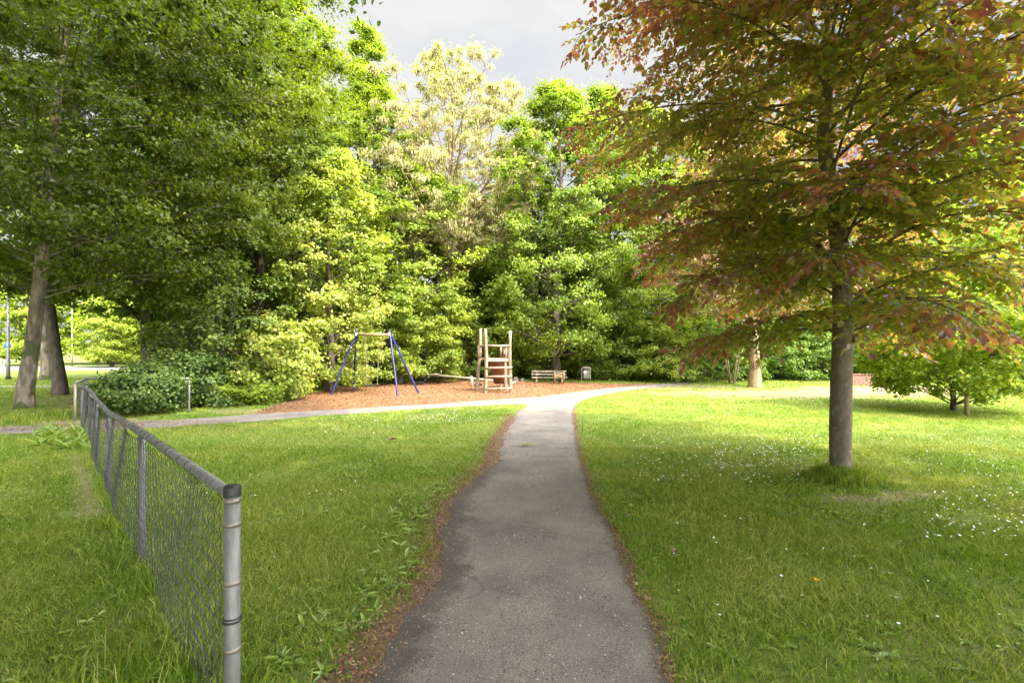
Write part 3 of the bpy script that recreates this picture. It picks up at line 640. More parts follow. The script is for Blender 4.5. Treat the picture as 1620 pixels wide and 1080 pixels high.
# ---------------------------------------------------------------- chain-link fences
_wj = np.random.default_rng(77)
def chain_fence(name, posts, label, near_cap=False, first=None, gz=0.02, endcaps=()):
    """posts: (x, y, top z). One thing: posts, top rail, wire mesh, ties"""
    x0, y0, _ = posts[0]
    e = empty(name, (x0, y0, 0), label, 'fence')
    L_ = [(x - x0, y - y0, z) for x, y, z in posts]
    for k, (x, y, z) in enumerate(L_):
        m1 = MB(); r = 0.0315 if (k == 0 and near_cap) else 0.026
        top = z + (0.035 if (k == 0 and near_cap) else -0.02)
        m1.tube([(x, y, -.3), (x, y, .3), (x, y, top)], r, 20)
        po = m1.build('post', M[first] if (k == 0 and first) else M['galv'], e, smooth=True)
        if k == 0 and near_cap:
            m2 = MB(); m2.tube([(x, y, top - .038), (x, y, top - .002), (x, y, top + .006), (x, y, top + .0065)], [r + .003, r + .003, r - .002, .001], 24, cap=False); m2.build('post_cap', M['black_cap'], po, smooth=False)
            for zb in (top - .055, top - .155, top - .40, top - .68):
                m3 = MB(); m3.tube([(x, y, zb - .009), (x, y, zb + .009)], r + .0025, 24); m3.build('clamp_band', M['band'], po)
            m3 = MB(); m3.tube([(x, y, top - .565), (x, y, top - .557)], r + .005, 20); m3.tube([(x, y, top - .55), (x, y, top - .544)], r + .004, 20); m3.build('wire_wrap', M['black_cap'], po)
    m1 = MB(); m1.tube([(x, y, z - (0.01 if k else .0)) for k, (x, y, z) in enumerate(L_)], 0.0235, 16); m1.build('top_rail', M['galv'], e, smooth=True)
    # ties round the rail
    m1 = MB()
    P = np.array(L_); seg = np.linalg.norm(np.diff(P[:, :2], axis=0), axis=1); cum = np.concatenate([[0], np.cumsum(seg)]); tot = cum[-1]
    at = lambda s_: (np.interp(s_, cum, P[:, 0]), np.interp(s_, cum, P[:, 1]), np.interp(s_, cum, P[:, 2]))
    d = np.array([P[-1, 0] - P[0, 0], P[-1, 1] - P[0, 1]]); d /= np.linalg.norm(d); nn = np.array([-d[1], d[0]])
    s_ = .12
    while s_ < tot:
        x, y, z = at(s_)
        for o_ in (0, .006):
            ring = [(x + d[0] * o_ + nn[0] * .026 * math.cos(a_), y + d[1] * o_ + nn[1] * .026 * math.cos(a_), z - .006 + .026 * math.sin(a_) - (0.02 if abs(a_ + math.pi / 2) < .3 else 0)) for a_ in np.linspace(-math.pi, math.pi, 13)]
            m1.tube(ring, .0021, 5, cap=False)
        s_ += .17 + .05 * math.sin(s_ * 9)
    # the wire: zigzag verticals that hook each other
    W = 0.048; n_ = int(tot / (W / 1.0)); off = nn * 0.030
    for k in range(n_):
        s0 = (k + .5) * W; ztop = at(min(s0, tot))[2] - .03; zz = []
        hgt = .052; z_ = ztop; sg = 1 if True else -1; i_ = 0
        while z_ > gz:
            s1 = min(max(s0 + (W * .52) * (1 if i_ % 2 else -1), 0), tot); x, y, _ = at(s1)
            belly = .016 * math.sin(s1 * 2.1 + z_ * 3) + .010 * math.sin(s1 * 5.3 + 1 + z_ * 6)
            o2 = .003 * (1 if i_ % 2 else -1) * (1 if k % 2 else -1)
            zz.append((x + off[0] + nn[0] * (belly + o2), y + off[1] + nn[1] * (belly + o2), z_)); z_ -= hgt / 2 * 1.0 + .012; i_ += 1
        if len(zz) > 2: m1.tube(np.array(zz) + _wj.normal(0, .0009, (len(zz), 3)), .0021, 4, cap=False)
    m1.build('wire_mesh', M['wire'], e)
    return e
chain_fence('chain_link_fence', [(-1.18, 2.04, 1.005), (-2.83, 3.70, .99), (-4.52, 5.42, .915), (-6.02, 7.0, .905), (-7.5, 8.6, .89), (-8.75, 9.85, .86)],
            'low chain-link fence of galvanised tubes with a black capped post in the left foreground', True)
chain_fence('chain_link_fence', [(-9.85, 10.9, .86), (-10.65, 12.1, .9), (-8.25, 12.35, .88)], 'short far chain-link fence with white end post, half hidden by the ivy bush', first='band')

# ---------------------------------------------------------------- playground
def swing():
    cx, cy = -4.92, 17.05
    e = empty('swing_set', (cx, cy, 0), 'blue framed single swing standing on the wood chips', 'swing')
    A = {'l': (-0.58, 0.05, 2.22), 'r': (0.62, -0.05, 2.22)}
    feet = [('l', (-1.35, -.33)), ('l', (-0.98, .95)), ('r', (1.08, -.78)), ('r', (1.55, .45))]
    for s, (fx, fy) in feet:
        ax, ay, az = A[s]; m_ = MB(); dx, dy = ax - fx, ay - fy
        m_.tube([(fx - dx * .1, fy - dy * .1, -.22), (fx, fy, 0), (ax, ay, az), (ax + dx * .03, ay + dy * .03, az + az * .03)], .036, 12)
        m_.build('leg', M['blue'], e, smooth=True)
    m_ = MB(); m_.tube([(-.62, .05, 2.14), (.66, -.05, 2.12)], .05, 14); m_.build('crossbeam', M['beam'], e, smooth=True)
    for s, (ax, ay, az) in A.items():
        m_ = MB(); m_.box((ax, ay, 2.14), (.07, .16, .13), bev=.012); m_.build('corner_bracket', M['galv'], e)
    for x_t, x_b in ((-.24, -.20), (.24, .17)):
        m_ = MB(); k_ = 60
        for q in range(k_):
            t0, t1_ = q / k_, (q + .8) / k_
            a_ = 0 if q % 2 else math.pi / 2; ox, oy = .009 * math.cos(a_), .009 * math.sin(a_)
            p0 = np.array([x_t + (x_b - x_t) * t0, 0, 2.09 - 1.73 * t0]); p1 = np.array([x_t + (x_b - x_t) * t1_, 0, 2.09 - 1.73 * t1_]); o_ = np.array([ox, oy, 0])
            m_.tube([p0, p0 + o_ + [0, 0, -.006], p1 + o_ + [0, 0, .006], p1, p1 - o_ + [0, 0, .006], p0 - o_ + [0, 0, -.006], p0], .0075, 4, cap=False)
        m_.build('chain', M['chain'], e)
    m_ = MB(); m_.box((-.015, 0, .345), (.46, .18, .05), bev=.012); m_.build('seat', M['rubber'], e)
swing()

def tower():
    """log climbing frame with ladder rungs and a slide going down behind it"""
    bx, by = gp(768, 622)
    e = empty('climbing_frame', (bx, by, 0), 'wooden climbing tower with log posts, ladder rungs and a slide behind', 'climbing frame')
    r_ = np.random.default_rng(3)
    #   front left, front right, back left, back right
    fl, fr, bl, br = (0, 0), (.92, .12), (-.36, .95), (.70, 1.15)
    tops = {fl: 2.36, fr: 2.30, bl: 2.42, br: 1.66}
    for p, h in tops.items():
        m_ = MB(); z_ = np.linspace(-.2, h, 9); bow = .03 * np.sin(z_ * 1.4 + p[0] * 3)
        shift_ = np.array([(0.10 * (z / h) if p == bl else 0) for z in z_])
        m_.tube([(p[0] + b_ + s_, p[1], z) for z, b_, s_ in zip(z_, bow, shift_)], [.072 - .004 * k / 2 for k in range(9)], 14, wob=.02, rng=r_)
        m_.build('log_post', M['wood_grey'], e, smooth=True)
    for h in (.16, .60, .92):
        m_ = MB(); m_.tube([(fl[0] + .0, fl[1] - .055, h), (.45, .0, h + .015), (fr[0] + .06, fr[1] - .055, h + .02)], .042, 12); m_.build('rung', M['wood_grey'], e, smooth=True)
    m_ = MB(); m_.box((.45, .06, 1.22), (.95, .06, .12), rz=.13, bev=.01); m_.build('step_board', M['wood_grey'], e)
    m_ = MB()
    for k in range(6): m_.box((.30 + .02 * k - .05, .20 + .165 * k, 1.25), (.98, .15, .04), rz=.15, bev=.006)
    m_.build('deck', M['wood_orange'], e)
    for a_, b_ in ((fl, fr), (fl, bl), (fr, br)):
        m_ = MB(); m_.tube([(a_[0], a_[1], 1.75), ((a_[0] + b_[0]) / 2, (a_[1] + b_[1]) / 2, 1.735), (b_[0] + (.08 if b_ == bl else 0), b_[1], 1.75)], .042, 10); m_.build('rail', M['wood_grey'], e, smooth=True)
    for (a_, b_), ts in (((fl, bl), (.62, .85)), ((fr, br), (.45, .8)), ((bl, br), (.85,))):
        for t_ in ts:
            x_, y_ = a_[0] + (b_[0] - a_[0]) * t_, a_[1] + (b_[1] - a_[1]) * t_
            m_ = MB(); m_.tube([(x_, y_, 1.22), (x_, y_, 1.74)], .04, 10); m_.build('baluster', M['wood_grey'], e, smooth=True)
    # slide: trough down and to the right behind the ladder
    s = [(.36, 1.0, 1.27), (.40, 1.3, 1.12), (.47, 1.9, .66), (.54, 2.45, .26), (.58, 2.8, .18)]
    m_ = MB(); s = np.array(s); d_ = np.gradient(s, axis=0); d_ /= np.linalg.norm(d_, axis=1)[:, None]; w_ = np.cross(d_, [0, 0, 1.0]); w_ /= np.linalg.norm(w_, axis=1)[:, None]
    prof = [(-.30, .16), (-.30, 0), (-.1, -.02), (.1, -.02), (.30, 0), (.30, .16), (.33, .16), (.33, -.04), (-.33, -.04), (-.33, .16)]
    v_ = np.array([[c + w_[k] * a_ + np.array([0, 0, b_]) for a_, b_ in prof] for k, c in enumerate(s)]); n_ = len(prof)
    q_ = [(k * n_ + j_, k * n_ + (j_ + 1) % n_, (k + 1) * n_ + (j_ + 1) % n_, (k + 1) * n_ + j_) for k in range(len(s) - 1) for j_ in range(n_)]
    m_.add(v_, q_); m_.build('slide', M['slide'], e)
    m_ = MB(); m_.tube([(.55, .3, -.1), (.55, .3, .34)], .04, 10); m_.build('short_stake', M['wood_grey'], e)
tower()

def seesaw():
    cx, cy = -1.75, 21.2
    e = empty('seesaw', (cx, cy, 0), 'long wooden plank seesaw behind the climbing tower, left end raised', 'seesaw')
    m_ = MB(); m_.tube([(-2.1, .25, .50), (0, 0, .33), (1.9, -.3, .17)], .048, 12); m_.build('beam', M['wood_plank'], e, smooth=True)
    m_ = MB(); m_.tube([(.02, -.22, -.1), (.0, -.16, .36)], .05, 10); m_.tube([(.0, .22, -.1), (.0, .16, .36)], .05, 10); m_.build('pivot_support', M['wood_grey'], e)
    for x_, y_, z_ in ((-1.6, .19, .45), (1.35, -.2, .21)):
        m_ = MB(); m_.box((x_, y_, z_ + .06), (.26, .2, .03), bev=.01); m_.build('seat', M['wood_grey'], e)
        m_ = MB(); m_.tube([(x_ + (.22 if x_ < 0 else -.22), y_ - .16, z_ + .22), (x_ + (.22 if x_ < 0 else -.22), y_ + .16, z_ + .22)], .016, 8)
        m_.tube([(x_ + (.22 if x_ < 0 else -.22), y_, z_), (x_ + (.22 if x_ < 0 else -.22), y_, z_ + .22)], .014, 8); m_.build('handle', M['galv'], e)
seesaw()
for (px, py, lab, s_) in [(665, 610, 'half buried dark tyre under the raised seesaw end', 1.0), (757, 611, 'half buried dark tyre under the lowered seesaw end', 0.8)]:
    m_ = MB(); c = gp(px, py); a_ = np.linspace(0, math.pi, 14)
    m_.tube([(math.cos(t) * .2 * s_, 0, math.sin(t) * .16 * s_ - .02) for t in a_], .06 * s_, 12); o = m_.build('buried_tyre', M['rubber'], smooth=True); o.location = (*c, 0); tag(o, lab, 'tyre', 'tyres under the seesaw ends')

def bench():
    cx, cy = gp(869, 605)
    e = empty('park_bench', (cx, cy, 0), 'weathered plank bench at the back of the playground', 'bench')
    for z_, y_, h_ in ((.53, .20, .10), (.385, .18, .095)):
        m_ = MB(); m_.box((0, y_, z_), (1.72, .05, h_), rx=-.12, bev=.012); m_.build('back_plank', M['wood_plank'], e)
    for y_ in (-.16, 0.0):
        m_ = MB(); m_.box((0, y_, .25), (1.72, .14, .05), bev=.012); m_.build('seat_plank', M['wood_plank'], e)
    for x_ in (-.62, .62):
        m_ = MB(); m_.box((x_, -.02, .10), (.10, .34, .24), bev=.012); m_.box((x_, .24, .28), (.08, .05, .56), rx=-.1, bev=.01); m_.build('support', M['wood_grey'], e)
bench()
def rider():
    cx, cy = gp(884, 608)
    e = empty('spring_rider', (cx, cy, 0), 'small orange wooden rocker with two round side panels before the bench', 'play rocker')
    for x_ in (-.20, .22):
        m_ = MB(); a_ = np.arange(20) * 2 * math.pi / 20; R_ = .29
        f0 = [(x_ - .02, R_ * math.cos(t) * .8, .34 + R_ * math.sin(t)) for t in a_]; f1 = [(x_ + .02, y, z) for _, y, z in f0]
        v_ = f0 + f1 + [(x_ - .02, 0, .34), (x_ + .02, 0, .34)]
        m_.add(v_, [(k, (k + 1) % 20, 20 + (k + 1) % 20, 20 + k) for k in range(20)], [(40, (k + 1) % 20, k) for k in range(20)] + [(41, 20 + k, 20 + (k + 1) % 20) for k in range(20)])
        m_.build('round_panel', M['wood_orange'], e)
    m_ = MB(); m_.box((0, -.02, .40), (.40, .30, .04), bev=.01); m_.build('seat', M['wood_orange'], e)
    m_ = MB(); m_.tube([(-.2, -.16, .52), (.22, -.16, .52)], .018, 8); m_.build('handle', M['galv'], e)
    m_ = MB(); m_.tube([(.01 + .08 * math.cos(t), .08 * math.sin(t), t * .0155) for t in np.linspace(0, 25, 90)], .012, 6); m_.build('spring', M['rubber'], e)
rider()
def litter_bin():
    cx, cy = gp(927, 607)
    e = empty('litter_bin', (cx, cy, 0), 'grey litter bin hanging in a bent tube frame at the edge of the mulch', 'litter bin')
    m_ = MB(); pts = [(-.2, 0, -.1), (-.2, 0, .70)] + [(-.14 - .06 * math.cos(t), 0, .70 + .06 * math.sin(t)) for t in np.linspace(.3, 1.57, 4)] + [(.14 + .06 * math.sin(t), 0, .70 + .06 * math.cos(t)) for t in np.linspace(0, 1.3, 4)] + [(.2, 0, .70), (.2, 0, -.1)]
    m_.tube(pts, .024, 10); m_.build('tube_frame', M['band'], e, smooth=True)
    m_ = MB(); m_.box((0, -.02, .44), (.30, .20, .42), bev=.03); m_.build('bin_body', M['bin'], e)
    m_ = MB(); m_.box((0, -.142, .675), (.27, .02, .05), bev=.004); m_.box((0, -.02, .66), (.30, .22, .02), bev=.004); m_.build('opening', M['black_cap'], e)
    m_ = MB(); a_ = np.arange(16) * 2 * math.pi / 16
    m_.add([(-.08 + .055 * math.cos(t), -.146, .55 + .055 * math.sin(t)) for t in a_] + [(-.08, -.148, .55)], None, [(16, k, (k + 1) % 16) for k in range(16)]); m_.build('round_sticker', M['sticker'], e)
litter_bin()
def rock(name, px, py, sx, sy, sz, lab, m, grp=None):
    r_ = np.random.default_rng(int(px)); m_ = MB(); n_ = 12
    rings = [(.0, 1.0), (.35, 1.05), (.7, .95), (.95, .8), (1.0, .3)]
    v_ = []
    for z_, q in rings:
        for k in range(n_):
            a_ = k * 2 * math.pi / n_; f = q * (1 + .12 * r_.normal()) ; v_.append((sx * f * math.cos(a_), sy * f * math.sin(a_), sz * z_ + .02 * r_.normal() * sz))
    q_ = [(i_ * n_ + k, i_ * n_ + (k + 1) % n_, (i_ + 1) * n_ + (k + 1) % n_, (i_ + 1) * n_ + k) for i_ in range(4) for k in range(n_)]
    v_.append((0, 0, sz)); m_.add(v_, q_, [(len(v_) - 1, 4 * n_ + k, 4 * n_ + (k + 1) % n_) for k in range(n_)])
    o = m_.build(name, m); o.location = (*gp(px, py), -.02); tag(o, lab, 'stump' if 'stump' in name else 'stone', grp)
rock('tree_stump', 518, 613, .22, .2, .36, 'pale cut stump in the nettles left of the swing', M['stone'])
rock('tree_stump', 629, 607, .27, .22, .52, 'pale cut stump right behind the swing frame', M['stone'])
rock('tree_stump', 816, 604, .12, .12, .26, 'small grey stump between climbing tower and bench', M['stone'])
rock('tree_stump', 826, 604, .10, .1, .2, 'lower grey stump next to the one right of the climbing tower', M['stone'])
rock('tree_stump', 745, 603, .14, .12, .3, 'pale stump behind the left post of the climbing tower', M['stone'])

# low brick wall at the far right under the hedge
def brick_wall():
    e = empty('brick_wall', (15.6, 21.6, 0), 'low red brick wall in the hedge behind the copper beech trunk', 'wall')
    m_ = MB(); r_ = np.random.default_rng(8)
    for row in range(6):
        for k in range(6):
            m_.box((-.66 + k * .24 + (.12 if row % 2 else 0), 0, .04 + row * .075), (.225, .11, .062), bev=.006)
    m_.build('bricks', M['brick'], e)
    m_ = MB(); m_.box((-.0, .0, .22), (1.40, .09, .44)); m_.build('mortar', M['dirt'], e)
    m_ = MB(); m_.box((-.0, .0, .49), (1.55, .17, .05), bev=.01); m_.build('coping', M['brick'], e)
brick_wall()

# far left street furniture
def pole(name, px, py_base, r0, r1, h, lab, base=True):
    c = gp(px, py_base); e = empty(name, (*c, 0), lab, 'street lamp')
    m_ = MB(); m_.tube([(0, 0, 0), (0, 0, 1.2), (0, 0, 1.25), (0, 0, h)], [r0, r0, r1, r1 * .6], 12); m_.build('mast', M['galv'], e, smooth=True)
    if base: m_ = MB(); m_.tube([(0, 0, 0), (0, 0, .14)], r0 * 1.4, 12); m_.build('base_collar', M['rubber'], e)
    m_ = MB(); m_.tube([(0, 0, h - .05), (.4, 0, h + .12), (.9, 0, h + .15)], .035, 8); m_.build('arm', M['galv'], e)
    m_ = MB(); m_.box((1.1, 0, h + .13), (.55, .2, .1), bev=.03); m_.build('lamp_head', M['galv'], e)
pole('street_lamp', 13, 600, .085, .07, 6.5, 'grey lamp post left of the big mossy trunk')
pole('street_lamp', 114, 579, .075, .06, 6.0, 'thin pale lamp post beyond the road, right of the leaning trunk', False)
def sign():
    e = empty('traffic_sign', (-32.3, 31.0, 0), 'round blue traffic sign on a thin post at the left edge', 'traffic sign')
    m_ = MB(); m_.tube([(0, 0, 0), (0, 0, 2.0)], .03, 8); m_.build('post', M['white'], e)
    m_ = MB(); m_.tube([(0, -.03, 1.85), (0, -.05, 1.85)], .24, 24); m_.build('sign_face', M['sign_blue'], e)
    m_ = MB(); m_.tube([(0, -.052, 1.66), (0, -.056, 1.66)], .0, 4)
    m_ = MB(); m_.box((0, -.055, 1.80), (.05, .006, .22)); m_.add([(-.10, -.058, 1.91), (.10, -.058, 1.91), (0, -.058, 2.02)], None, [(0, 1, 2)]); m_.build('arrow', M['white'], e)
sign()
def panel_fence():
    e = empty('white_panel_fence', (-30.6, 29.0, 0), 'white board panel with slatted end at the left edge by the road', 'fence')
    for k in range(4): m_ = MB(); m_.box((-.9 - k * .62, 0, .58), (.56, .04, .95), bev=.01); m_.build('board', M['white'], e)
    for k in range(5): m_ = MB(); m_.box((-.35 + k * .16, 0, .55), (.05, .04, .9), bev=.008); m_.build('slat', M['white'], e)
    m_ = MB(); m_.box((-.9, 0.035, .95), (3.2, .03, .06)); m_.build('rail', M['white'], e)
panel_fence()

# ---------------------------------------------------------------- trees
def unit(a): return a / (np.linalg.norm(a, axis=-1, keepdims=True) + 1e-9)
PROF = {
    'oval': lambda t: np.sqrt(np.clip(1 - (2 * t - .9) ** 2 / 1.25, .02, 1)),
    'cone': lambda t: np.clip(1.08 - t, .06, 1) ** .8 * np.clip(.65 + t * 2, 0, 1),
    'column': lambda t: np.clip(.72 + .5 * np.sin(t * math.pi), .1, 1) * np.clip((1.06 - t) * 3, .15, 1),
    'dome': lambda t: np.sqrt(np.clip(1 - t ** 2.2, .03, 1)),
    'umbrella': lambda t: np.clip(.35 + 1.1 * t, .1, 1) * np.clip((1.1 - t) * 4, .2, 1),
}
def small_leaves(mb, P, N, size, asp, r, extra=None):
    n = len(P)
    T = unit(np.cross(N, r.normal(size=(n, 3)))); T[:, 2] -= .15; T = unit(T)
    S = unit(np.cross(T, N)); s = size * r.uniform(.65, 1.35, n)[:, None]
    fold = s * asp * .22 * r.choice([-1, 1], n)[:, None]
    v = np.stack([P - T * s * .5, P + S * s * asp * .5 + N * fold - T * s * .05, P + T * s * .5, P - S * s * asp * .5 + N * fold - T * s * .05], 1)
    mb.add(v, q=np.arange(n * 4).reshape(-1, 4), a=None if extra is None else np.repeat(extra, 4))
def tree_parts(seed, H, cb, R, tr, prof='oval', nprim=30, nsec=5, nleaf=30000, lsize=.15, asp=.75, clump=.55, flat=.55, lean=(0, 0), rise=.35, fill=.5, keep=None, blossom=0, stems=1, bark_n=10, droop=0.0, bk=1.0, inner=.28, vol=0):
    """returns (wood MB, leaf MB, blossom MB or None) in local coordinates, the base at the origin"""
    nleaf = int(nleaf * 1.8); lsize *= .76
    r = np.random.default_rng(seed); w = MB(); lf = MB(); bl = MB() if blossom else None
    nz_ = 10; zz = np.linspace(-.1, H * .93, nz_); t = np.clip(zz / H, 0, 1)
    wx = lean[0] * t + .03 * H * t * np.sin(t * 5 + seed); wy = lean[1] * t + .03 * H * t * np.cos(t * 4 + seed * 2)
    trunk = np.stack([wx, wy, zz], 1)
    rad = tr * np.clip(1.0 - t * .92, .05, 1); rad[0] = tr * 1.45; 
    if stems == 1:
        zz2 = np.array([-.1, .12, .4]); 
        w.tube(np.vstack([[0, 0, -.1], [trunk[0, 0], trunk[0, 1], .1], [0, 0, .45], trunk[1:]]) if H > 4 else trunk, np.concatenate([[tr * 1.4, tr * 1.2, tr * 1.05], rad[1:]]) if H > 4 else rad, bark_n, wob=.025, rng=r)
    at = lambda z: np.array([np.interp(z, zz, wx), np.interp(z, zz, wy), z])
    C, CR = [], []
    for k in range(nprim):
        tt = (k + r.uniform(.1, .9)) / nprim
        z_end = cb + (H - cb) * tt
        rr = R * float(PROF[prof](np.array(tt))) * r.uniform(.72, 1.12)
        az = k * 2.39996 + r.normal(0, .25)
        z0 = max(cb * .8 if cb > 1 else .15, z_end - rr * rise * r.uniform(.6, 1.4) - .3)
        if stems > 1: z0 = .1 + .25 * r.random()
        z0 = min(z0, H * .92)
        p0 = at(z0); p2 = at(z_end) + np.array([math.cos(az) * rr, math.sin(az) * rr, 0]); p2[2] = z_end
        p1 = (p0 + p2) / 2 + np.array([0, 0, (.12 + droop) * rr]) + r.normal(0, .08 * rr, 3)
        s = np.linspace(0, 1, 6)[:, None]; B = (1 - s) ** 2 * p0 + 2 * s * (1 - s) * p1 + s ** 2 * p2
        br = max(.012, bk * tr * .30 * (1 - .75 * tt)) if stems == 1 else tr * .5
        w.tube(B, np.linspace(br, br * .22, 6), 6, cap=False)
        C.append(p2); CR.append(clump * r.uniform(.7, 1.15))
        for q in range(nsec):
            f = r.uniform(inner, .98); b0 = B[int(f * 5)] * (1 - (f * 5) % 1) + B[min(5, int(f * 5) + 1)] * ((f * 5) % 1)
            ln = rr * r.uniform(.18, .42) * (1.1 - f * .5) + .15
            a2 = az + r.choice([-1, 1]) * r.uniform(.5, 1.5); e_ = b0 + np.array([math.cos(a2) * ln, math.sin(a2) * ln, ln * r.uniform(-.25, .65)])
            e_[2] = min(e_[2], H); e_[2] = max(e_[2], min(cb, .25))
            w.tube([b0, (b0 + e_) / 2 + [0, 0, .06 * ln], e_], [br * .4, br * .28, br * .12], 4, cap=False)
            C.append(e_); CR.append(clump * r.uniform(.35, 1.15))
    for k in range(vol):
        tt = r.random(); z_ = cb + (H - cb) * tt; q_ = R * float(PROF[prof](np.array(tt))) * r.random() ** .5 * .97; a_ = r.uniform(0, 6.2832)
        c_ = at(z_) + np.array([math.cos(a_) * q_, math.sin(a_) * q_, 0]); C.append(c_); CR.append(clump * r.uniform(.3, 1.0))
        b_ = at(max(z_ - q_ * .35, cb * .8)); b_ = b_ * .45 + c_ * .55; w.tube([b_, c_], [.02, .006], 4, cap=False)
    C = np.array(C); CR = np.array(CR)
    if keep is not None: k_ = keep(C); C, CR = C[k_], CR[k_]
    wgt = CR ** 2; wgt /= wgt.sum()
    idx = r.choice(len(C), nleaf, p=wgt)
    D = unit(r.normal(size=(nleaf, 3))); rad_ = np.minimum(np.abs(r.normal(0, .62, nleaf)), 1.5)[:, None]
    off = D * rad_ * CR[idx][:, None] * np.array([1, 1, flat]); P = C[idx] + off
    P[:, 2] = np.maximum(P[:, 2], .03)
    axis = np.stack([np.interp(P[:, 2], zz, wx), np.interp(P[:, 2], zz, wy), P[:, 2] * 0 + cb + (H - cb) * .35], 1)
    N = unit(unit(P - axis) * .5 + D * np.array([.3, .3, .4]) + np.array([0, 0, .5]) + r.normal(0, .55, (nleaf, 3)))
    ex = np.clip(np.hypot(P[:, 0] - axis[:, 0], P[:, 1] - axis[:, 1]) / R * 1.1 + r.normal(0, .15, nleaf), 0, 1)
    small_leaves(lf, P, N, lsize, asp, r, ex)
    if blossom:
        ib = r.choice(len(C), blossom, p=wgt); D = unit(r.normal(size=(blossom, 3))); P = C[ib] + D * (r.random(blossom) ** .4)[:, None] * CR[ib][:, None] * np.array([1, 1, flat])
        n = blossom; hang = r.uniform(.10, .2, n)
        a = r.uniform(0, 6.28, n); wv = np.stack([np.cos(a), np.sin(a), a * 0], 1) * .035
        v = np.stack([P, P + wv - [0, 0, .04], P - np.stack([a * 0, a * 0, hang], 1), P - wv - [0, 0, .05]], 1); bl.add(v, q=np.arange(n * 4).reshape(-1, 4))
    return w, lf, bl

def put_tree(name, loc, label, cat, parts, bark, leaf, group=None, rz=0.0, crown='crown', attr=None):
    e = empty(name, loc, label, cat, group, rz)
    w, lf, bl = parts
    ow = w.build('trunk' if cat == 'tree' else 'stem', bark, e, smooth=True)
    oc = lf.build(crown, leaf, e, attr=attr)
    if bl: bl.build('blossom', L['blossom'], oc)
    return e
def copy_tree(src, loc, label, group=None, rz=0.0, sc=1.0, sz=1.0):
    c = src.copy(); COL.objects.link(c); c.location = loc; c.rotation_euler = (0, 0, rz); c.scale = (sc, sc, sc * sz); c['label'] = label
    if group: c['group'] = group
    for ch in list(src.children):
        d = ch.copy(); COL.objects.link(d); d.parent = c
        for g in list(ch.children): f = g.copy(); COL.objects.link(f); f.parent = d
    return c
def at_px(px, Z): return ((px - 810) / FPX * Z, Z, 0)

# 1. the big trees at the left
e = put_tree('shade_tree', (-13.3, 13.2, 0), 'large tree with thick mossy grey trunk at the left edge, crown overhanging the top left', 'tree',
    tree_parts(21, 17, 3.7, 6.9, .185, 'oval', 84, 9, 215000, .125, .7, .85, .42, lean=(1.6, .2), rise=.16, bark_n=18, bk=.5, inner=.12, vol=420), M['bark'], L['olive'])
put_tree('shade_tree', (-15.9, 17.0, 0), 'leaning dark trunk just right of the big mossy trunk', 'tree',
    tree_parts(22, 15, 4.6, 5.0, .20, 'oval', 30, 6, 30000, .15, .7, .8, .45, lean=(-2.6, 1), rise=.5, vol=60, bark_n=14), M['bark_dark'], L['dark'])
put_tree('shade_tree', (-24.6, 25.6, 0), 'mossy trunk seen in the gap between the two left trunks', 'tree',
    tree_parts(23, 14, 5.2, 5.0, .28, 'oval', 26, 6, 22000, .2, .7, .9, .5, rise=.5), M['bark'], L['bright'])
put_tree('ivy_clad_tree', (-14.2, 19.0, 0), 'dark ivy clad tree rising out of the bushes right of the left trunks', 'tree',
    tree_parts(24, 17.5, 3.0, 4.4, .3, 'oval', 60, 7, 62000, .15, .8, .65, .45, lean=(-.8, .5), rise=.5, vol=120), M['bark_dark'], L['dark'])
# 2. the copse behind the playground, left to right
put_tree('maple_tree', (-10.4, 19.6, 0), 'cool green maple mass behind the ground cover, left of the swing', 'tree',
    tree_parts(25, 16.5, .6, 4.2, .26, 'oval', 66, 7, 66000, .16, .85, .6, .45, rise=.35, vol=160), M['bark_dark'], L['blue'])
lime = put_tree('lime_tree', (-11.2, 23.0, 0), 'tall bright green tree whose sunlit crown touches the top edge, left of the sky gap', 'tree',
    tree_parts(26, 21.0, 1.0, 3.6, .3, 'column', 78, 7, 74000, .17, .8, .66, .5, rise=.35, vol=160), M['bark_dark'], L['bright'])
put_tree('maple_tree', (-6.9, 18.4, 0), 'pale variegated maple with cream green leaves behind the left swing legs', 'tree',
    tree_parts(27, 9.2, .4, 1.95, .14, 'column', 46, 6, 30000, .14, .85, .48, .5, rise=.35, vol=60), M['bark_dark'], L['pale'])
put_tree('spruce_tree', at_px(572, 28.5), 'narrow pointed tree top left of the blossoming locust', 'tree',
    tree_parts(28, 20.5, 2.0, 2.9, .25, 'cone', 60, 6, 44000, .18, .6, .55, .4, rise=.2, vol=60), M['bark_dark'], L['mid'])
put_tree('locust_tree', at_px(716, 26.5), 'tall airy locust covered in cream blossom in the middle', 'tree',
    tree_parts(33, 17.8, 6.8, 5.3, .27, 'oval', 52, 12, 46000, .15, .5, .42, .6, lean=(.3, 0), rise=.8, blossom=44000, bk=1.3, vol=170), M['bark_locust'], L['locust'])
lime2 = put_tree('lime_tree', at_px(655, 25.0), 'mid height bright green tree below the left side of the locust', 'tree',
    tree_parts(29, 10.8, .6, 3.7, .2, 'oval', 50, 6, 42000, .16, .8, .62, .4, rise=.3, vol=120), M['bark_dark'], L['bright'])
put_tree('oak_tree', at_px(880, 25.0), 'broad green oak crown right of the locust with its trunk showing behind the bench', 'tree',
    tree_parts(30, 15.4, 1.5, 3.7, .24, 'column', 56, 7, 68000, .16, .8, .6, .6, rise=.5, vol=170), M['bark_dark'], L['mid'])
oak = put_tree('oak_tree', at_px(958, 28.0), 'second green crown with a spiky top, left of the copper leaves', 'tree',
    tree_parts(31, 16.4, 1.0, 3.7, .24, 'column', 56, 7, 64000, .17, .8, .58, .65, rise=.6, vol=170), M['bark_dark'], L['mid'])
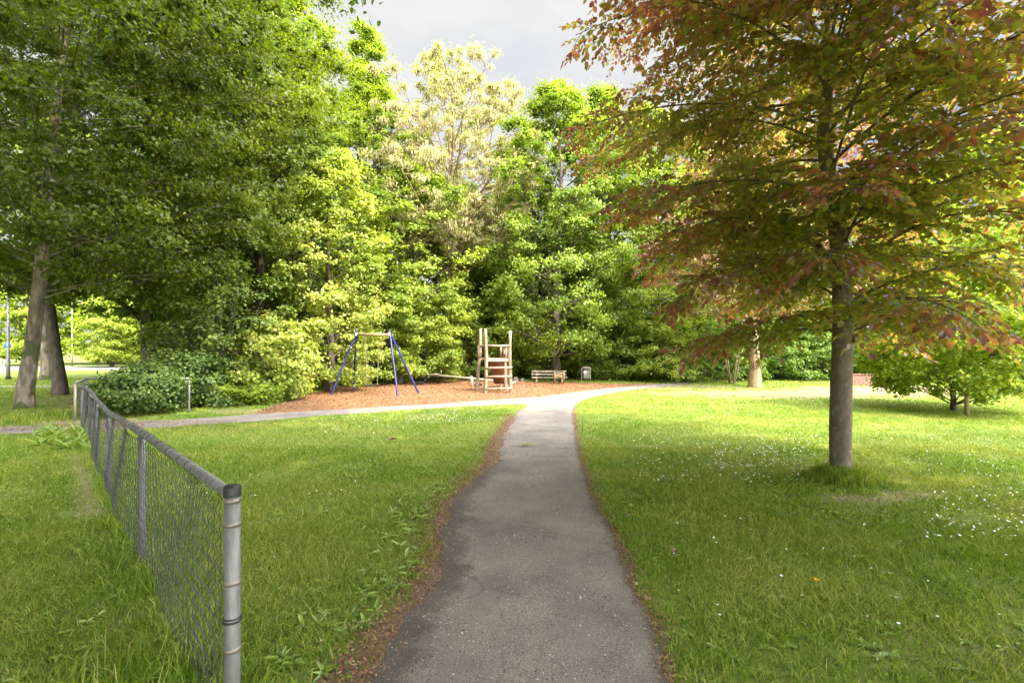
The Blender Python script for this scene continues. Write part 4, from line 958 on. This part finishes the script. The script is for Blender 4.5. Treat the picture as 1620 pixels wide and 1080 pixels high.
put_tree('oak_tree', at_px(1030, 27.0), 'green tree seen past the left fringe of the copper beech', 'tree',
    tree_parts(32, 14.8, .8, 3.9, .24, 'oval', 56, 7, 50000, .17, .8, .62, .5, rise=.4, vol=140), M['bark_dark'], L['bright'])
cb2 = put_tree('copper_beech', (10.35, 20.6, 0), 'farther copper beech with a pale carved trunk, left of the near beech trunk', 'tree',
    tree_parts(34, 10.5, 3.0, 4.2, .235, 'oval', 46, 7, 34000, .13, .7, .6, .28, rise=.35, vol=60, droop=.1), M['bark_pale'], L['copper_far'], attr='sun')
# carved marks on its trunk: read as a crude H and Z
m_ = MB()
def mark(a0, z0, a1, z1):
    pts = []
    for s_ in np.linspace(0, 1, 6):
        a_ = a0 + (a1 - a0) * s_; z_ = z0 + (z1 - z0) * s_; r_ = .262
        pts.append((r_ * math.sin(a_) + .0, -r_ * math.cos(a_), z_))
    m_.tube(pts, .017, 6)
for mk in [(-.95, 1.08, -.75, .80), (-.95, .82, -.55, .96), (-.62, 1.08, -.55, .78), (-.35, 1.06, .05, 1.03), (.0, 1.05, -.3, .80), (-.35, .79, .2, .84), (.35, 1.06, .42, .86), (.2, .98, .85, 1.05), (.8, 1.08, .85, .88)]: mark(*mk)
m_.build('bark_carving', M['graffiti'], [c for c in cb2.children if c.name.startswith('trunk')][0])

# 3. right side background
yel = put_tree('maple_tree', at_px(1560, 25.0), 'sunlit yellow green tree at the right edge behind the copper beech', 'tree',
    tree_parts(35, 13.2, 1.4, 4.6, .22, 'oval', 50, 6, 46000, .19, .8, .75, .45, rise=.4, vol=90), M['bark_dark'], L['yellow'])
bk = 'trees filling the far side of the copse'
spots = [(1130, 31, .94, 'dark green tree far behind the pale carved trunk', oak), (1225, 30, .80, 'green tree directly behind the upper left copper foliage', oak), (1320, 33, .78, 'tree behind the near copper beech trunk', oak),
         (1420, 33, .74, 'green tree right behind the near beech trunk, partly hidden', yel), (1640, 30, .9, 'yellow green tree cut by the right edge', yel),
         (800, 36, .86, 'dark tree in the gap between locust and oak', oak), (735, 31, .76, 'low dark tree behind the locust trunk', oak), (500, 34, 1.1, 'tall tree behind the lime on the left of the sky gap', oak), (598, 26.5, .80, 'bright lime below and right of the pointed top', lime),
         (420, 30, 1.12, 'tall dark tree in the back left of the copse', oak), (350, 28, 1.05, 'dark tree behind the ivy clad one', oak), (1500, 36, .75, 'far tree behind the yellow green maple', oak), (900, 38, .8, 'hindmost tree behind the oak crowns', oak), (1050, 38, .8, 'hindmost tree right of the oak crowns', oak), (850, 31, .84, 'tree showing through the gap left of the first oak', oak), (770, 29.5, .66, 'lower tree right of the locust trunk', oak), (1275, 27.5, .62, 'green tree filling the gap left of the near beech trunk', oak), (1370, 29, .68, 'green tree filling the gap right of the near beech trunk', lime2), (1475, 27.5, .62, 'green tree behind the young bushy tree', lime2), (600, 38, .9, 'hindmost tree behind the pointed top', oak)]
for k, (px, Z, s_, lab, src) in enumerate(spots):
    copy_tree(src, at_px(px, Z), lab, bk, rz=k * 1.7, sc=s_, sz=1.0)
# beyond the road, far left: bright crowns
far = put_tree('maple_tree', (-42, 52, 0), 'yellow green tree across the road at the left edge', 'tree',
    tree_parts(36, 11, .9, 4.4, .25, 'oval', 44, 6, 26000, .30, .85, 1.0, .5, rise=.4, vol=50), M['bark_dark'], L['yellow'], group='trees across the road')
for k, (x, y, s_, lab) in enumerate([(-34, 50, .9, 'bright tree across the road between the lamp post and the thick trunk'), (-48, 48, 1.0, 'leftmost bright tree across the road'), (-26, 46, 1.05, 'bright tree across the road right of the leaning trunk'), (-36, 43.5, .62, 'lower bright tree across the road behind the thin lamp post'), (-20, 41, .8, 'bright tree across the road behind the ivy bush'),
                                     (-29, 49, 1.3, 'taller bright tree across the road, hindmost'), (-41, 58, 1.4, 'tall tree across the road behind the lamp post')]):
    copy_tree(far, (x, y, 0), lab, 'trees across the road', rz=k * 2.1, sc=s_)

# 4. shrubs at the forest edge
def shrub(name, loc, seed, H, R, n, ls, leafm, lab, grp=None, flat=.5, cl=.38, bark='bark_dark', prof='dome', cb=.15, nprim=26):
    return put_tree(name, loc, lab, 'shrub', tree_parts(seed, H, cb, R, .05, prof, nprim, 5, n, ls, .8, cl, flat, rise=.5, stems=5), M[bark], L[leafm], grp, crown='foliage')
shrub('ivy_bush', (-9.35, 12.2, 0), 51, 1.25, .85, 15000, .10, 'ivy', 'dark ivy bush swallowing the far chain-link fence', cl=.34)
shrub('ivy_bush', (-9.0, 13.7, 0), 52, 1.5, .85, 12000, .10, 'ivy', 'rounded dark ivy bush right of the fence swallowing one', cl=.34)
shrub('maple_shrub', (-9.3, 15.6, 0), 53, 4.6, 1.9, 20000, .14, 'blue', 'big leaved maple shrub above the ivy bushes', cl=.42, prof='column')
shrub('maple_shrub', (-7.6, 15.4, 0), 55, 2.6, 1.1, 11000, .14, 'pale', 'pale maple sapling shrub at the left tip of the wood chips', cl=.36, prof='column')
shrub('hazel_bush', at_px(590, 22.3), 56, 5.3, 2.1, 24000, .14, 'bright', 'sunlit hazel bush straight behind the swing', cl=.42, prof='column')
shrub('hazel_bush', at_px(672, 23.0), 57, 4.8, 1.9, 19000, .14, 'bright', 'sunlit hazel bush between swing and climbing tower', cl=.42, prof='column')
hz = shrub('hazel_bush', at_px(750, 26.2), 58, 4.6, 2.0, 17000, .14, 'mid', 'green hazel bush behind the climbing tower', cl=.42, prof='column')
shrub('hazel_bush', at_px(850, 27.6), 59, 4.3, 2.0, 17000, .14, 'mid', 'green bush behind the bench', cl=.42, prof='column')
shrub('elder_bush', at_px(930, 26.6), 60, 3.6, 1.7, 15000, .14, 'mid', 'green bush behind the litter bin', cl=.40, prof='dome')
shrub('elder_bush', at_px(1010, 26.0), 61, 4.4, 2.1, 18000, .14, 'mid', 'broad green bush right of the litter bin', cl=.42, prof='dome')
shrub('elder_bush', at_px(1065, 23.4), 62, 3.3, 1.4, 10000, .13, 'bright', 'brighter bush at the end of the curving path', cl=.38, prof='dome')
dk = shrub('laurel_bush', at_px(1130, 25.0), 63, 2.9, 1.8, 13000, .13, 'dark', 'dark laurel left of the pale carved trunk', 'dark laurels along the back of the lawn', cl=.36)
for k, (px, Z, s_, lab) in enumerate([(1225, 26, 1.05, 'dark laurel right of the pale carved trunk'), (1290, 25.5, .9, 'dark laurel left of the near beech trunk'), (1390, 25, 1.05, 'dark laurel right of the near beech trunk by the brick wall'), (1450, 27, 1.1, 'dark laurel behind the young sunlit tree'), (1175, 27.5, 1.3, 'taller dark laurel straight behind the pale carved trunk'),
                                      (1340, 28, 1.3, 'taller dark laurel behind the near beech trunk'), (1530, 28, 1.0, 'dark laurel behind the right half of the young tree')]):
    copy_tree(dk, at_px(px, Z), lab, 'dark laurels along the back of the lawn', rz=k * 1.3 + .5, sc=s_)
for k, (px, Z, s_, lab) in enumerate([(690, 27.5, 1.15, 'hazel in the dark gap behind the seesaw'), (800, 28, 1.2, 'hazel in the second row between tower and bench'), (960, 29, 1.3, 'hazel in the second row behind the litter bin'), (540, 25.5, 1.2, 'hazel in the second row behind the left swing legs'), (1090, 28.5, 1.2, 'hazel in the second row at the path end'), (1460, 31, 1.3, 'hazel in the second row on the right')]):
    copy_tree(hz, at_px(px, Z), lab, 'second row hazels', rz=k * 1.9 + .5, sc=s_)
# bare stems shrub by the carved trunk
e = empty('bare_stem_shrub', (*at_px(1158, 22.5)[:2], 0), 'shrub with thin bare upright stems left of the pale carved trunk', 'shrub')
m_ = MB(); r_ = np.random.default_rng(4)
for k in range(7):
    a_ = r_.uniform(0, 6.28); m_.tube([(.1 * math.cos(a_), .1 * math.sin(a_), -.05), (.3 * math.cos(a_), .2 * math.sin(a_), 1.0), (.65 * math.cos(a_), .4 * math.sin(a_), 2.2)], [.035, .028, .015], 7)
m_.build('stem', M['bark_locust'], e, smooth=True)
m_ = MB(); P = np.stack([r_.normal(0, .55, 2600), r_.normal(0, .4, 2600), 2.1 + r_.normal(0, .28, 2600)], 1); small_leaves(m_, P, unit(r_.normal(0, .6, (2600, 3)) + [0, 0, .8]), .12, .7, r_); m_.build('foliage', L['dark'], e)

# ground cover plants between bushes and mulch
def cover(mb, pts, n, spread, h, ls):
    pts = np.array(pts); r = rng
    seg = r.integers(0, len(pts) - 1, n); f = r.random(n)[:, None]
    c = pts[seg] * (1 - f) + pts[seg + 1] * f
    x = c[:, 0] + r.normal(0, spread, n); y = c[:, 1] + np.abs(r.normal(0, spread, n))
    hh = h * (.35 + 1.1 * fbm(x, y, 1.4)) ; z = hh * np.sqrt(r.random(n)) + .02
    k = ~inside(mulch_poly, x, y) & ~inside(cross_path, x, y)
    P = np.stack([x, y, z], 1)[k]; N = unit(np.stack([r.normal(0, .4, len(P)), r.normal(-.25, .4, len(P)), np.ones(len(P))], 1))
    small_leaves(mb, P, N, ls, .7, r)
mb = MB(); cover(mb, [gp(300, 645), gp(350, 643), gp(410, 640), gp(440, 634)], 22000, .45, .55, .09)
tag(mb.build('ground_cover', L['bright']), 'low bright green ground cover at the left tip of the wood chips', kind='stuff')
mb = MB(); cover(mb, [gp(470, 622), gp(530, 609), gp(618, 603), gp(717, 599), gp(805, 598.5), gp(860, 598.5), gp(945, 599.5)], 34000, .55, .62, .10)
tag(mb.build('nettle_strip', L['bright']), 'knee high nettles and weeds along the back of the wood chips', kind='stuff')
mb = MB(); cover(mb, [gp(950, 602), gp(1000, 602.5), gp(1060, 601.5)], 12000, .5, .8, .12)
tag(mb.build('fern_strip', L['mid']), 'low green undergrowth right of the litter bin', kind='stuff')

# 5. the near copper beech and the young tree: real twig sprays
def spray_tree(seed, trunk_pts, trunk_r, Rz, z0s, nprim, lsize, step2, step3, leafstep, bark, leafm, e, attr=None, droop=.12, wr=.62, lowz=1.55, side=14, twl=(.14, .30), sun_bias=0.0):
    r = np.random.default_rng(seed); w = MB(); lf = MB()
    tp = np.array(trunk_pts); w.tube(tp, trunk_r, side, wob=.012, rng=r)
    at = lambda z: np.array([np.interp(z, tp[:, 2], tp[:, 0]), np.interp(z, tp[:, 2], tp[:, 1]), z]); tw = MB()
    LP, LT, LS = [], [], []
    def bez(p0, p1, p2, n): s = np.linspace(0, 1, n)[:, None]; return (1 - s) ** 2 * p0 + 2 * s * (1 - s) * p1 + s ** 2 * p2
    ztop = tp[-1, 2]
    for k in range(nprim):
        t = (k + r.uniform(.1, .9)) / nprim; z0 = z0s[0] + (z0s[1] - z0s[0]) * t
        az = k * 2.39996 + r.normal(0, .2); dirv = np.array([math.cos(az), math.sin(az), 0])
        p0 = at(z0); rise = r.uniform(.0, .44) + .22 * t
        rl = np.interp(z0 + .4, Rz[0], Rz[1]) * r.uniform(.78, 1.12); 
        p2 = p0 + dirv * rl; p2[2] = z0 + rl * rise * .75 - droop * rl - (0.55 if t < .14 else 0.0) * r.random() * rl * .45; p2[2] = max(p2[2], lowz + .1)
        p1 = p0 + dirv * rl * .5 + np.array([0, 0, rl * rise]) + r.normal(0, .05 * rl, 3)
        B = bez(p0, p1, p2, 16); br = .007 + .005 * rl * (1 - .5 * t)
        w.tube(B, np.linspace(br, .004, 16), 7, cap=False)
        seg = np.linalg.norm(np.diff(B, axis=0), axis=1); cum = np.concatenate([[0], np.cumsum(seg)]); tot = cum[-1]
        s = tot * (.10 if t < .3 else .22); sg = 1
        while s < tot:
            b0 = np.array([np.interp(s, cum, B[:, c]) for c in range(3)]); d0 = unit(np.array([np.interp(s + .05, cum, B[:, c]) for c in range(3)]) - np.array([np.interp(s - .05, cum, B[:, c]) for c in range(3)]))
            sg = -sg; a2 = sg * r.uniform(.6, 1.15); c_, s_ = math.cos(a2), math.sin(a2); d2 = np.array([d0[0] * c_ - d0[1] * s_, d0[0] * s_ + d0[1] * c_, d0[2] * .5 + r.normal(0, .24)]); d2 = unit(d2)
            l2 = (.22 + .36 * (tot - s) * r.uniform(.6, 1.2)) * (1.0 if s > tot * .3 else .8)
            e2 = b0 + d2 * l2; e2[2] -= droop * l2 * 1.1; Q = bez(b0, b0 + d2 * l2 * .5 + [0, 0, .05 * l2], e2, 7); Q[:, 2] = np.maximum(Q[:, 2], lowz)
            tw.tube(Q, np.linspace(.005, .002, 7), 4, cap=False)
            u = .06; g = 1
            while u < 1.02:
                uu = min(u, 1) * 6; i0 = min(5, int(uu)); q0 = Q[i0] * (1 - (uu - i0)) + Q[i0 + 1] * (uu - i0); dq = unit(Q[i0 + 1] - Q[i0])
                g = -g; a3 = g * r.uniform(.5, 1.0); c_, s_ = math.cos(a3), math.sin(a3); d3 = unit(np.array([dq[0] * c_ - dq[1] * s_, dq[0] * s_ + dq[1] * c_, dq[2] - .05 + r.normal(0, .26)]))
                l3 = r.uniform(*twl) * (1.2 - .4 * u)
                nl = max(2, int(l3 / leafstep))
                for m in range(nl):
                    v = (m + .6) / nl; lp = q0 + d3 * l3 * v; lp[2] -= droop * l3 * v * v
                    a4 = (1 if m % 2 else -1) * r.uniform(.5, 1.1) if m < nl - 1 else 0; c_, s_ = math.cos(a4), math.sin(a4)
                    LP.append(lp); LT.append((d3[0] * c_ - d3[1] * s_, d3[0] * s_ + d3[1] * c_, d3[2] - .12 + r.normal(0, .25)))
                    LS.append((u * .5 + .5) * (s / tot) * .8 + .2 * t + .25 * (t > .85) + sun_bias)
                u += step3 / max(l2, .1) * r.uniform(.7, 1.3)
            s += step2 * r.uniform(.7, 1.3)
    LP, LT, LS = np.array(LP), unit(np.array(LT)), np.array(LS); n = len(LP)
    N = unit(np.array([0, 0, 1.0]) + r.normal(0, .52, (n, 3)))
    ln = lsize * r.uniform(.65, 1.25, n)
    v, q = leaf_verts(LP, LT, N, ln, ln * wr * r.uniform(.85, 1.1, n), .12, .12)
    sun = np.clip((LS - .50) * 1.9 + r.normal(0, .38, n) + (fbm(LP[:, 0] * 1.0 + LP[:, 2] * 1.4, LP[:, 1] + LP[:, 2], 1.0) - .5) * .9, 0, 1)
    lf.add(v, q, a=np.repeat(sun, 6))
    ot = w.build('trunk', bark, e, smooth=True); tw.build('twigs', M['bark_dark'], e); lf.build('crown', leafm, e, attr=attr)
    print("spray leaves", n)
    return n
e = empty('copper_beech', (4.09, 6.02, 0), 'near copper beech with slim grey trunk and purple bronze leaves on the right', 'tree')
spray_tree(71, [(0, 0, -.1), (.0, 0, .06), (0, 0, .25), (.0, 0, .6), (.01, 0, 1.2), (.03, 0, 1.9), (.02, .0, 2.6), (-.04, .03, 3.3), (-.12, .05, 3.8), (-.17, .06, 4.3), (-.13, .05, 5.0), (-.08, .1, 5.8), (-.1, .1, 7.0), (-.05, .1, 9.2)],
           [.165, .135, .120, .122, .117, .112, .106, .096, .088, .08, .065, .052, .038, .01],
           ([1.6, 2.2, 3.0, 4.2, 5.4, 6.6, 8.0, 9.3], [1.5, 2.0, 2.6, 3.1, 3.2, 2.7, 1.8, .5]), (1.75, 8.9), 104, .078, .118, .07, .034, M['bark_beech'], L['copper'], e, attr='sun', droop=.17, lowz=1.5, wr=.72, sun_bias=.26)
put_tree('young_hornbeam', (11.6, 12.7, 0), 'young bushy tree with sunlit yellow green leaves at the right, tied by a pale stake', 'tree',
    tree_parts(72, 3.9, .62, 2.3, .065, 'oval', 56, 9, 36000, .115, .75, .36, .7, rise=.4, vol=160), M['bark_dark'], L['yellow'])
m_ = MB(); m_.tube([(0, 0, -.2), (0, 0, .5), (.0, 0, 1.02)], .05, 12); m_.tube([(0, 0, 1.02), (0, 0, 1.04)], [.045, .02], 12)
o = m_.build('tree_stake', M['beam']); o.location = (11.05, 11.75, 0); tag(o, 'round wooden stake before the young spreading tree', 'stake')

# 6. trees beside and behind the photographer: they shade the foreground
grp = 'tall park trees behind the viewpoint'
sh = put_tree('park_tree', (9.5, -5.5, 0), 'tall park tree behind the viewpoint shading the right lawn', 'tree',
    tree_parts(81, 16, 4.5, 5.6, .35, 'oval', 50, 6, 36000, .27, .8, .95, .5, rise=.5), M['bark'], L['olive'], grp)
for k, (x, y, s_, lab) in enumerate([(3.0, -7.5, 1.1, 'tall park tree behind the viewpoint in the middle'), (16.5, -1.5, .85, 'tall park tree to the right of the viewpoint'), (-2.5, -4.5, 1.15, 'tall park tree behind the viewpoint on the left'), (-9, -1.0, 1.0, 'tall park tree left of the viewpoint'), (5.6, -3.2, 1.0, 'tall park tree just behind the viewpoint on the right'), (-4.0, -1.5, 1.5, 'tallest park tree, its high crown above the viewpoint')]):
    copy_tree(sh, (x, y, 0), lab, grp, rz=k * 1.1 + .4, sc=s_)

m_ = MB(); r_ = np.random.default_rng(9)
tip = np.array([-1.85, 6.0, 5.86]); m_.tube([(-3.9, -1.0, 13.0), (-3.2, 2.0, 11.5), (-2.4, 4.6, 8.6), (-1.98, 5.7, 6.7), tip], [.06, .045, .02, .008, .004], 7)
big = [o for o in COL.objects if o.get('label', '').startswith('tallest park tree')][0]
for k in range(16):
    t_ = k / 16; b_ = np.array([-2.05, 5.5, 7.1]) * (1 - t_) + tip * t_; e_ = b_ + r_.normal(0, .16, 3) + [0, 0, -.12]; m_.tube([b_, e_], [.004, .002], 4)
o = m_.build('low_branch', M['bark_dark']); o.parent = big; o.matrix_parent_inverse = big.matrix_basis.inverted()
m_ = MB(); t_ = r_.random(150) ** .8; P = np.array([-2.05, 5.5, 7.1]) * (1 - t_[:, None]) + tip * t_[:, None] + r_.normal(0, .13, (150, 3)) + [0, 0, -.06]
T = unit(r_.normal(0, .6, (150, 3)) - [0, 0, .5]); v, q = leaf_verts(P, T, unit(r_.normal(size=(150, 3))), np.full(150, .085), np.full(150, .055)); m_.add(v, q)
oo = m_.build('low_leaves', L['dark']); oo.parent = o
